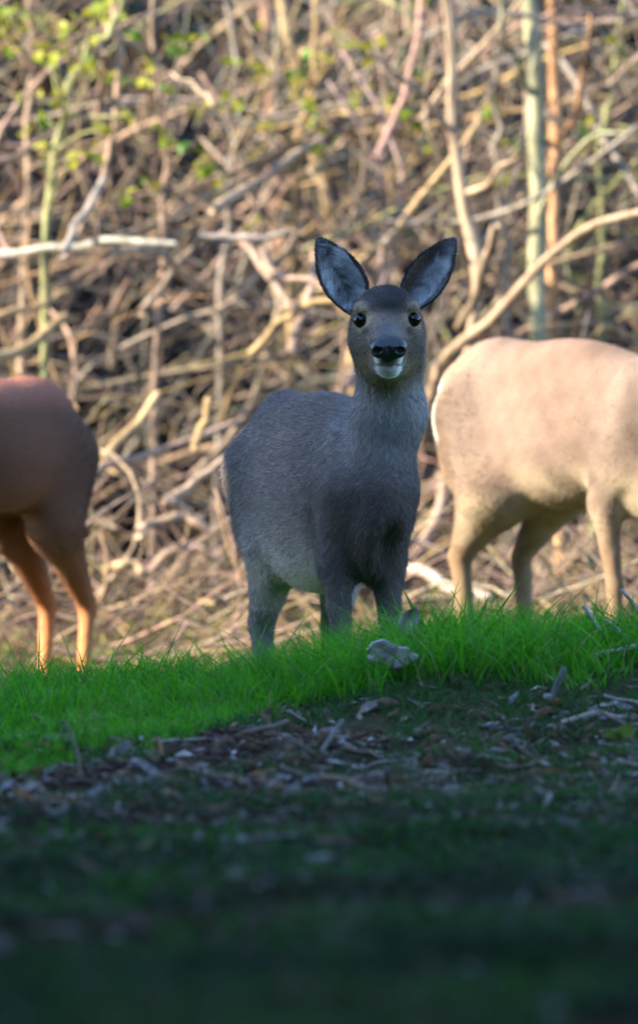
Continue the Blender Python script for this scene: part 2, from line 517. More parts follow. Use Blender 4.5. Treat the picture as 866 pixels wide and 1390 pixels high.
    if legc == 1.25:                       # pale underside of the grazing one
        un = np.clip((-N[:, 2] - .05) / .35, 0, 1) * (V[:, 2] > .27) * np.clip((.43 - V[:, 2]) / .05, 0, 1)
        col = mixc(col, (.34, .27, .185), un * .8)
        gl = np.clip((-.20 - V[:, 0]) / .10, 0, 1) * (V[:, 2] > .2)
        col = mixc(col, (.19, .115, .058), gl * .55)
        sh = np.clip((V[:, 0] - .17) / .05, 0, 1) * np.clip((V[:, 2] - .38) / .08, 0, 1)  # shoulder darkened to paint the shadow by the neck
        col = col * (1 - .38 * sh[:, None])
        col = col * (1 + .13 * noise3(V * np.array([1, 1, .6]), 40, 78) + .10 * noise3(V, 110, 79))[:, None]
        elbow_shade = np.exp(-(np.linalg.norm((V - np.array([.055, -.09, .375])) / np.array([1.5, 1.5, .8]), axis=-1) / .045) ** 2)  # dark blotch paints the shadowed fold behind the elbow
        col = col * (1 - .55 * (elbow_shade * np.clip(.6 + noise3(V, 70, 77), 0, 1))[:, None])
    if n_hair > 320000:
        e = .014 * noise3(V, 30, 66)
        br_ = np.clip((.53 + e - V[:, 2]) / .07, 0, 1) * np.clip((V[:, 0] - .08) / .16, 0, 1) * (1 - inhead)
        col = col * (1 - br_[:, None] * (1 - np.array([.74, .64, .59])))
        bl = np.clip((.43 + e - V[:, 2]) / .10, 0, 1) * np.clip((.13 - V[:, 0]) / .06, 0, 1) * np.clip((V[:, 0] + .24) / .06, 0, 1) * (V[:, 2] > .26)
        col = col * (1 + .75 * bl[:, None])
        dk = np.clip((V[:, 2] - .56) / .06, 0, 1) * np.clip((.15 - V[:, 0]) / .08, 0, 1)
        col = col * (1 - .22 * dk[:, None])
        crease_shade = np.exp(-((V[:, 0] - .115 - .12 * (V[:, 2] - .42)) / .013) ** 2) * np.clip((.50 - V[:, 2]) / .06, 0, 1) * (V[:, 2] > .30)  # darker line paints shade into the fold behind the shoulder
        col = col * (1 - .35 * crease_shade[:, None])
    if back_sun is not None:  # sun along the back painted as a reddish top
        col = mixc(col, back_sun, np.clip((V[:, 2] - .575) / .045, 0, 1))
    if legc == 1.25:
        wr = np.clip((-N[:, 0] - .46) / .1, 0, 1) * np.clip((.068 - np.abs(V[:, 2] - .515)) / .02, 0, 1) * (V[:, 0] < -.2)
        col = mixc(col, (.82, .79, .72), wr)
    rp = np.linalg.norm((V - np.array([-.365, 0, .51])) / np.array([.8, 1.25, 1.1]), axis=-1)
    col = mixc(col, (.82, .79, .72), np.clip((.050 - rp) / .014, 0, 1))
    col = col * (1 + .14 * noise3(V, 14, 61)[:, None])
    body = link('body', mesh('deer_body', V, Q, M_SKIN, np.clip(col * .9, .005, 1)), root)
    # fur
    dens = 1 + 2.2 * inhead
    f, W4 = sample(V, Q, n_hair, dens)
    mixv = lambda A: np.einsum('ni,ni...->n...', W4, A[Q[f]])
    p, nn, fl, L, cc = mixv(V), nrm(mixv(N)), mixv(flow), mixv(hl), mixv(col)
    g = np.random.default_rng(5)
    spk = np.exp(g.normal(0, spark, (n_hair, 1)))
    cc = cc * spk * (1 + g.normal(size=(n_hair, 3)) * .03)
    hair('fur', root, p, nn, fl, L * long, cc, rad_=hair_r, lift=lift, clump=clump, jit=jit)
    # hooves
    for lg in legs:
        (a, ra) = lg[-1]
        hv = []
        for s in (-1, 1):
            sec = [(-.012, .012, 0.030), (.022, .004, .030), (.042, .0, 0.0), (-.014, .0, .0)]
            base = len(hv)
            prof = np.array([(-.012, .040), (.012, .040), (.040, .004), (-.016, .004)])
            for yy in (s * .002, s * .016):
                for (xx, zz) in prof: hv.append((a[0] + xx, a[1] + yy, zz + a[2] - .045))
        hv = np.array(hv)
        fq = []
        for b in (0, 8):
            fq += [(b, b + 1, b + 2, b + 3), (b + 7, b + 6, b + 5, b + 4)]
            fq += [(b + i, b + 4 + i, b + 4 + (i + 1) % 4, b + (i + 1) % 4) for i in range(4)]
        link('hoof', mesh('hoof', hv, fq, M_HOOF, smooth=False), root)
    hd = lambda q: fr[0] + Rm @ (np.array(q) * hs)
    # eyes
    for s in (-1, 1):
        c = hd((.0930, s * .0400, .0105)); r = .0114 * hs
        uu, vv = np.meshgrid(np.linspace(0, 2 * math.pi, 25)[:-1], np.linspace(.02, math.pi - .02, 13))
        S = np.stack([np.cos(uu) * np.sin(vv), np.sin(uu) * np.sin(vv), np.cos(vv)], -1) * r + c
        q = np.array([(i * 24 + j, i * 24 + (j + 1) % 24, (i + 1) * 24 + (j + 1) % 24, (i + 1) * 24 + j) for i in range(12) for j in range(24)])
        link('eye', mesh('eye', S, q[:, ::-1], M_EYE), root)
    # nose leather with two nostrils
    nz = 1.16
    NX = [Prim('e', ((.168 * hs, 0, -.0255 * hs), (.013 * hs * nz, .0235 * hs * nz, .0150 * hs * nz)), .004, (0, 0, 1), .001, (0, 0, 0), fr),
          Prim('e', ((.172 * hs, 0, -.035 * hs), (.008 * hs * nz, .010 * hs * nz, .011 * hs * nz)), .008, (0, 0, 1), .001, (0, 0, 0), fr)]
    for s in (-1, 1):
        NX.append(Prim('e', ((.170 * hs, s * .0145 * hs, -.0265 * hs), (.0125 * hs * nz, .0115 * hs * nz, .0125 * hs * nz)), .005, (0, 0, 1), .001, (0, 0, 0), fr))
    for s in (-1, 1):
        NX.append(Prim('e', ((.184 * hs, s * .0175 * hs, -.029 * hs), (.009 * hs, .0065 * hs, .0042 * hs)), .003, (0, 0, 1), .001, (0, 0, 0), fr, True))
    NX.append(Prim('c', ((.184 * hs, 0, -.026 * hs), .0022, (.182 * hs, 0, -.048 * hs), .0018), .003, (0, 0, 1), .001, (0, 0, 0), fr, True))
    nv, nq = build_sdf(NX, .0016 if h < .006 else .004, 1)
    nn_ = vnormals(nv, nq)
    if np.mean(np.sum(nn_ * (nv - nv.mean(0)), -1)) < 0: nq = nq[:, ::-1]
    link('nose', mesh('nose', nv, nq, M_NOSE), root)
    # ears
    for s in (-1, 1):
        make_ear(root, fr, Rm, hs, s, coat, n_hair > 100000)
    return root

def hs_sign(sd, Rm, s):
    """True when the ear's +v edge is the one towards the crown"""
    return (Rm.T @ sd)[1] * s < 0
EAR = {1: ((.006, .040, .034), (-.004, .110, .134), .0300, (.93, -.30, .0)),
       -1: ((.006, -.044, .030), (.000, -.104, .138), .0320, (.95, .16, .02))}
def make_ear(root, fr, Rm, hs, s, coat, fine):
    b, t, wd, nf = EAR[s]
    loc = lambda q: fr[0] + Rm @ (np.array(q) * hs)
    B, T = loc(b), loc(t)
    a = T - B; Ln = np.linalg.norm(a); a = a / Ln
    n = Rm @ np.array(nf, float); n = nrm(n - a * (n @ a))
    sd = np.cross(a, n)
    wd = wd * hs
    nu, nv = 26, 19
    u = np.linspace(0, 1, nu)[:, None]; v = np.linspace(-1, 1, nv)[None]
    prof = np.interp(u, [0, .08, .2, .35, .5, .65, .78, .88, .95, 1], [.52, .66, .88, 1.0, .98, .84, .62, .40, .22, .02])
    prof = np.convolve(np.pad(prof[:, 0], 1, mode='edge'), [.25, .5, .25], 'valid')[:, None]
    cup = np.interp(u, [0, .3, .7, 1], [1.1, .72, .42, .10])
    wv = wd * prof
    lat = np.sin(v * 1.15) / math.sin(1.15) * wv
    dep = cup * wv * (np.abs(v) ** 1.8) - cup * wv * .8
    bend = .10 * Ln * (u ** 2)
    S = B + (u * Ln)[..., None] * a + lat[..., None] * sd + (dep - bend * .6)[..., None] * n
    S = S - a * .012 * hs
    Nf = nrm(np.cross(np.gradient(S, axis=0), np.gradient(S, axis=1)))
    if np.mean(Nf @ n) < 0: Nf = -Nf
    th = .0035 * np.minimum(1, (1.02 - np.abs(v)) * 3)[..., None] * np.ones((nu, 1, 1))
    Bk = S - Nf * th
    V = np.concatenate([S.reshape(-1, 3), Bk.reshape(-1, 3)])
    i = (np.arange(nu - 1)[:, None] * nv + np.arange(nv - 1)[None])
    q1 = np.stack([i, i + 1, i + 1 + nv, i + nv], -1).reshape(-1, 4)
    o = nu * nv
    q2 = q1[:, ::-1] + o
    e = np.arange(nu - 1) * nv
    r1 = np.stack([e, e + nv, e + nv + o, e + o], -1)
    e2 = e + nv - 1
    r2 = np.stack([e2, e2 + o, e2 + nv + o, e2 + nv], -1)
    Q = np.concatenate([q1, q2, r1, r2])
    inner = np.array([.27, .26, .265]); rim = np.array([.028, .024, .024])
    av = np.abs(v) * np.ones((nu, 1)); uu = u * np.ones((1, nv))
    m = np.clip((av - .80) / .12, 0, 1); m = np.maximum(m, np.clip((uu - .88) / .06, 0, 1))[..., None]
    cf = inner * (1 - m) + rim * m
    hside = np.clip((-s * 0 + (v if hs_sign(sd, Rm, s) else -v) - .38) / .1, 0, 1) * np.ones((nu, 1)) * (s == 1)
    cf = cf * (1 - hside[..., None]) + np.array([.22, .16, .12]) * hside[..., None]
    V = np.asarray(V)
    col = np.concatenate([cf.reshape(-1, 3), np.tile(coat * .75, (o, 1))])
    ear = link('ear', mesh('ear', V, Q, M_SKIN, np.clip(col * .8, .004, 1)), root)
    g = np.random.default_rng(3 + s)
    # back and rim fur
    nb = 9000 if fine else 1500
    k = g.integers(0, nu - 1, nb); j = g.uniform(0, nv - 1.001, nb); jf = j.astype(int); ff = (j - jf)[:, None]
    fu = g.uniform(0, 1, nb)[:, None]
    def at(A): return (A[k, jf] * (1 - ff) + A[k, jf + 1] * ff) * (1 - fu) + (A[k + 1, jf] * (1 - ff) + A[k + 1, jf + 1] * ff) * fu
    flow = np.tile(a, (nb, 1)) + np.sign(at(v * np.ones((nu, 1)))[:, :1] if False else 0)
    hair('fur', ear, at(Bk), -at(Nf), flow, np.full(nb, .006), coat * .85 * g.uniform(.6, 1.3, (nb, 1)), rad_=.0004, lift=.3, seed=1)
    # rim
    nr = 2600 if fine else 400
    ku = g.uniform(.05, .999, nr) * (nu - 1); kf = ku.astype(int); fk = (ku - kf)[:, None]
    side = g.choice([0, nv - 1], nr)
    pr = S[kf, side] * (1 - fk) + S[np.minimum(kf + 1, nu - 1), side] * fk
    sg = np.where(side == 0, -1., 1.)[:, None]
    hair('fur', ear, pr, nrm(n + g.normal(size=(nr, 3)) * .3), nrm(a * .9 + sd * sg * .5), np.full(nr, .006), rim * g.uniform(.6, 1.8, (nr, 1)), rad_=.0004, lift=.3, seed=2)
    # inside: short dark down and long pale locks growing from the two edges
    ni = 7000 if fine else 700
    k = g.integers(0, nu - 2, ni); j = g.uniform(1.5, nv - 2.6, ni); jf = j.astype(int); ff = (j - jf)[:, None]; fu = g.uniform(0, 1, ni)[:, None]
    hv = (j / (nv - 1) * 2 - 1) * (1 if hs_sign(sd, Rm, s) else -1)
    cc = np.where(((hv > .42) & (s == 1))[:, None], np.array([.24, .17, .13]), np.array([.30, .29, .30])) * g.uniform(.5, 1.6, (ni, 1))
    hair('fur', ear, at(S), at(Nf), np.tile(a, (ni, 1)) * 1.0, np.full(ni, .008), cc, rad_=.0004, lift=.4, seed=3, clump=.6)
    nl = 7500 if fine else 500
    uu_ = g.beta(1.6, 2.0, nl) * .84 + .03
    inner_side = g.uniform(0, 1, nl) < .62                      # most locks grow from the edge by the crown
    vv_ = np.where(inner_side, 1, -1) * (-s) * g.uniform(.30, .86, nl)
    if s == 1: vv_ = vv_ * .55 - (.18 if hs_sign(sd, Rm, s) else -.18)
    k = np.minimum((uu_ * (nu - 1)).astype(int), nu - 2); fu = (uu_ * (nu - 1) - k)[:, None]
    j = (vv_ + 1) / 2 * (nv - 1); jf = np.minimum(j.astype(int), nv - 2); ff = (j - jf)[:, None]
    ldir = a * .75 - sd * np.sign(vv_)[:, None] * .55
    lock = noise3(np.stack([uu_ * 9, np.sign(vv_) * 3, vv_ * 2], -1), 3.2, 9)[:, None]
    br = np.clip(.62 + .75 * lock + .15 * (s == 1), .03, 1)
    cc = (np.array([.95, .93, .92]) * br + np.array([.13, .12, .125]) * (1 - br)) * g.uniform(.7, 1.2, (nl, 1))
    hair('fur', ear, at(S), at(Nf), ldir + lock * sd * .4, g.uniform(.014, .028, nl), cc, rad_=.00042, lift=.35, seed=4, jit=.14, clump=.25, npt=5)

def rot_head(yaw, pitch, roll=0):
    """columns: forward, left, up of the head in the deer's own axes"""
    return np.array((Matrix.Rotation(yaw, 3, 'Z') @ Matrix.Rotation(pitch, 3, 'Y') @ Matrix.Rotation(roll, 3, 'X')))

def leg_f(s, x=.20, y=.050, kx=.0, z0=0, fwd=0):
    return [((x + .02, s * y * .75, .46), .045), ((x - .01, s * y, .345), .025), ((x + .015 + kx, s * y * .97, .20), .0145), ((x + .005 + fwd, s * y * .95, .065), .0130), ((x + .02 + fwd, s * y * .95, .035), .0165)]
def leg_h(s, x=-.27, y=.056, hx=0, hz=.235, th=.050, lw=1.0):
    return [((x + .03, s * y * .75, .50), .070 * (.45 + .55 * lw)), ((x + .09 + hx * .4, s * y * 1.0, .375), th), ((x - .045 + hx, s * y, hz), .0200 * lw), ((x - .02 + hx, s * y * .95, .065), .0135 * lw), ((x + .0 + hx, s * y * .95, .035), .0165)]

# the doe in front: heads at the lens, rump to the picture's left
YA = rad(20)
COAT_A = np.array([.235, .205, .195])
make_deer('grey brown doe in shade staring straight ahead with both ears pricked', (.020, 20.15, -.55), YA - math.pi / 2,
          [leg_f(-1, y=.060), leg_f(1, x=.21, y=.028), leg_h(-1, y=.045, hx=.09), leg_h(1, y=.070, hx=.14)],
          [((.222, .004, .49), .056), ((.262, .010, .60), .055), ((.284, .002, .69), .049), ((.295, -.006, .745), .047)],
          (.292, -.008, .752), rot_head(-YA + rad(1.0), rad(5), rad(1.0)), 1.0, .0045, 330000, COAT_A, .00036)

# the grazing one, sunlit, head lowered out of the picture
YB = rad(-50)
COAT_B = np.array([.162, .120, .096])
make_deer('sunlit tan deer turned side on with a white rump spot', (.482, 21.75, -.475), YB,
          [leg_f(-1, x=.13, fwd=.02), leg_f(1, x=.20), leg_h(-1, x=-.27, hx=.055, hz=.25, th=.070, lw=1.0), leg_h(1, x=-.21, hx=.03, hz=.25, lw=.95)],
          [((.225, 0, .52), .086), ((.36, 0, .50), .070), ((.46, 0, .40), .056), ((.52, 0, .30), .05)],
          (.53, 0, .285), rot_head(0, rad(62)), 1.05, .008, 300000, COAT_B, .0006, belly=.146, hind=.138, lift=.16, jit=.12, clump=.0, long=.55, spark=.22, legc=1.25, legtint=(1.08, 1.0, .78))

# the one at the picture's left edge
YC = rad(-90 - 24)
COAT_C = np.array([.115, .058, .038])  # coat darkened to paint the shade on its flank
make_deer('reddish brown deer with flank shade and sunlit legs painted into its coat', (-.628, 21.75, -.56), YC,
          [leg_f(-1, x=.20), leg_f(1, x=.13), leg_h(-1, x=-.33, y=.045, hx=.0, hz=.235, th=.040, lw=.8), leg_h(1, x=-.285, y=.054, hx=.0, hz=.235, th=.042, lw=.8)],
          [((.225, 0, .52), .086), ((.36, 0, .50), .070), ((.46, 0, .40), .056), ((.52, 0, .30), .05)],
          (.53, 0, .285), rot_head(0, rad(62)), 1.07, .008, 240000, COAT_C, .0008, belly=.112, hind=.122, lift=.045, jit=.09, clump=.02, long=1.0, spark=.2, legc=3.6, back_sun=(.34, .135, .085), legtint=(1.15, .95, .62))  # leg boost and tint paint sunlight onto its legs

# ------------------------------------------------------------------ the spruces that shade the bank
def spruce_mesh(seed):
    g = np.random.default_rng(seed)
    H = 5.6
    V, Fq, C = [], [], []
    nb = 3400
    t = g.uniform(.02, 1, nb) ** 1.0
    z = t * (H - .3) + .15
    rmax = 1.5 * (1 - z / H) ** .6 + .05
    az = g.uniform(0, 2 * math.pi, nb)
    r = rmax * np.sqrt(g.uniform(.08, 1, nb))
    c = np.stack([np.cos(az) * r, np.sin(az) * r, z - .22 * r], -1)
    out = np.stack([np.cos(az), np.sin(az), -.25 + 0 * az], -1)
    out = nrm(out + g.normal(size=(nb, 3)) * .35)
    sd = nrm(np.cross(out, np.array([0, 0, 1.]) + g.normal(size=(nb, 3)) * .4))
    L = g.uniform(.25, .5, nb)[:, None]; Wd = g.uniform(.06, .13, nb)[:, None]
    up = np.cross(sd, out) * .05
    q = np.stack([c - out * L * .5, c + sd * Wd - up, c + out * L * .5, c - sd * Wd - up], 1)
    C = np.repeat((np.array([.028, .055, .022]) * g.uniform(.6, 1.5, (nb, 1)))[:, None], 4, 1)
    return q.reshape(-1, 3), np.arange(nb * 4).reshape(-1, 4), C.reshape(-1, 3)
v, f, c = spruce_mesh(1)
sp_crown = mesh('spruce_crown', v, f, M_NEEDLE, c, smooth=False)
tp = smooth_path([(0, 0, -.3), (0.02, 0, 3), (0, 0, 5.4)], 8)
v, f, c = tubes(tp[None], np.linspace(.14, .02, 8)[None], np.array([[.07, .05, .04]]), 8)
sp_trunk = mesh('spruce_trunk', v, f, M_TRUNK, c)
# ------------------------------------------------------------------ thicket
TAN = np.array([.255, .188, .128]); PINK = np.array([.245, .172, .128]); GREY = np.array([.21, .18, .15]); OCH = np.array([.27, .19, .095]); DARK = np.array([.12, .085, .065]); OLIVE = np.array([.22, .22, .10])
def branch_obj(name, px, d0, d1, r0, r1, col, seed, parent=None, mat=None, sides=8, n=14, amp=.010):
    k = len(px)
    pts = np.array([W(x, y, d0 + (d1 - d0) * i / max(k - 1, 1)) for i, (x, y) in enumerate(px)])
    p = smooth_path(pts, n)
    amp_ = np.sin(np.linspace(0, math.pi, n))[:, None] * amp
    p = p + amp_ * np.stack([noise3(np.arange(n)[:, None] * np.array([[1., 0, 0]]), .9, seed + i) for i in range(3)], -1)
    org = p[0].copy()
    rr = np.linspace(r0, r1, n) * (1 + .12 * noise3(np.arange(n)[:, None] * np.array([[1., 0, 0]]), 1.4, seed + 7))
    v, f, c = tubes((p - org)[None], rr[None], col[None] * (1 + .28 * noise3(p, 34, seed))[None, :, None], sides)
    o = link(name, mesh(name, v, f, mat or M_BARK, c), parent)
    if parent is None: o.location = org
    return o, p

# spruces stand in a row to the left of the view; their shade lies over the bank and the doe
g = np.random.default_rng(4)
for i, y in enumerate(np.arange(3.0, 18.4, 1.25)):
    x = -4.1 + g.uniform(-.25, .25) if y < 16.5 else -4.1
    t = empty('spruce_tree', (x, y, float(ground(x, y, False))), g.uniform(0, 6))
    k = g.uniform(.92, 1.08); t.scale = (k, k, k)
    tag(t, 'dense dark green spruce in the row whose shade covers the bank', 'tree', 'spruces shading the bank')
    link('trunk', sp_trunk, t); link('crown', sp_crown, t)
ring = [(x, -4.6) for x in np.arange(-6, 7, 1.4)] + [(5.6, y) for y in np.arange(-3, 15, 1.5)]  # unseen trees added to block low skylight and leave it mostly overhead
for i, (x, y) in enumerate(ring):
    t = empty('spruce_tree', (x + g.uniform(-.3, .3), y + g.uniform(-.3, .3), float(ground(x, y, False))), g.uniform(0, 6))
    k = g.uniform(1.1, 1.3); t.scale = (k, k, k)
    tag(t, 'added unseen spruce that cuts the low skylight on the bank', 'tree', 'added spruces cutting the low skylight')
    link('trunk', sp_trunk, t); link('crown', sp_crown, t)
for i, y in enumerate(np.arange(25.2, 36, 1.3)):  # unseen trees added to throw shade on the deep thicket
    x = -4.0 + g.uniform(-.3, .3)
    t = empty('spruce_tree', (x, y, float(ground(x, y, False))), g.uniform(0, 6))
    tag(t, 'added unseen spruce that shades the far twigs', 'tree', 'added spruces shading the far twigs')
    link('trunk', sp_trunk, t); link('crown', sp_crown, t)

for i, x in enumerate(np.arange(-3.4, 3.6, 1.05)):  # trees added to make the shaded gaps behind the twigs dark
    y = 29.9 + g.uniform(-.2, .5)
    t = empty('spruce_tree', (x, y, float(ground(x, y, False)) - .5), g.uniform(0, 6))
    tag(t, 'added dark spruce standing in for the shaded gaps behind the twigs', 'tree', 'added spruces darkening the thicket gaps')
    link('trunk', sp_trunk, t); link('crown', sp_crown, t)

# --- trunks and branches one can tell apart
def thing_branch(name, label, cat, px, d0, d1, r0, r1, col, seed, mat=None, amp=.010, n=14, group=None):
    o, p = branch_obj(name, px, d0, d1, r0, r1, np.array(col), seed, None, mat, 9, n, amp)
    tag(o, label, cat, group)
    return o, p
def tree_thing(label, px, d, r0, r1, col, seed, twigs, group=None):
    """a slim bare tree: trunk plus a few side branches as parts"""
    base = W(px[-1][0], px[-1][1], d)
    t = empty('bare_tree', base)
    tag(t, label, 'tree', group)
    o, p = branch_obj('trunk', px, d, d, r1, r0, np.array(col), seed, None, M_TRUNK, 14, 26, .006)
    tr = o.data
    o.parent = t
    off = p[0] - base
    o.location = off
    for i, q in enumerate(twigs):
        b, pp = branch_obj('branch', q[:-1], d, d - q[-1], .008, .003, np.array(col) * .9, seed + 20 + i, None, M_BARK, 6, 10, .02)
        b.parent = t; b.location = pp[0] - base
    return t

tree_thing('slim tree trunk with pale greenish lichened bark', [(700, -160), (716, 0), (722, 120), (727, 250), (728, 380), (733, 500), (738, 700), (742, 860)], 24.2, .0185, .0165, (.25, .243, .15), 1,
           [[(722, 130), (690, 60), (670, -30), .3], [(727, 300), (760, 230), (800, 190), (850, 180), .3]])
tree_thing('slim tree trunk with smooth orange brown bark beside the lichened one', [(742, -160), (749, 0), (753, 150), (751, 300), (752, 430), (757, 600), (760, 860)], 24.4, .0135, .0115, (.38, .21, .11), 2,
           [[(753, 200), (790, 130), (800, 20), .4]])
tree_thing('reddish brown trunk rising behind the leafy twigs above the doe', [(352, -160), (360, 0), (367, 80), (372, 170), (380, 320), (390, 640), (395, 860)], 25.4, .020, .016, (.30, .19, .13), 3, [[(366, 120), (330, 60), (300, -20), .3]])
tree_thing('thin ochre trunk leaning away from the reddish brown trunk', [(362, -160), (380, 0), (398, 90), (412, 150), (440, 260), (470, 420), (500, 860)], 25.0, .013, .010, (.34, .25, .14), 4, [[(400, 95), (440, 60), (470, 10), .2]])
tree_thing('knotty pinkish stem whose lower half turns cream', [(590, -160), (607, 0), (612, 90), (617, 180), (622, 250), (636, 310), (648, 370), (640, 450), (630, 620), (622, 860)], 24.0, .013, .011, (.34, .25, .165), 5,
          [[(617, 180), (560, 120), (500, 70), .4], [(625, 265), (680, 240), (705, 200), .2]])
tree_thing('dark reddish trunk standing behind the belly of the tan deer', [(668, 420), (680, 560), (690, 700), (694, 860)], 25.2, .019, .015, (.16, .09, .07), 6, [[(690, 700), (720, 640), (770, 600), .2]])
tree_thing('dark grey trunk behind the forelegs of the tan deer', [(748, 420), (760, 600), (768, 860)], 25.6, .020, .016, (.12, .09, .075), 7, [[(762, 640), (720, 580), (690, 540), .2]])
tree_thing('blurred grey trunk in the dark gap at the top of the thicket', [(468, -160), (472, 0), (468, 120), (470, 400), (476, 860)], 27.6, .014, .011, (.20, .16, .14), 8, [[(470, 150), (500, 90), (540, 60), .2]])
tree_thing('pale stump like trunk in the gap between the ears and the thicket', [(497, 230), (500, 300), (510, 420), (515, 860)], 26.8, .032, .022, (.30, .22, .15), 9, [[(500, 300), (470, 250), (455, 200), .2]])
tree_thing('grey trunk half hidden at the top edge near the dark hollow', [(310, -160), (313, 0), (318, 120), (300, 240), (290, 860)], 27.4, .013, .010, (.22, .18, .16), 10, [[(316, 130), (270, 90), (240, 60), .2]])

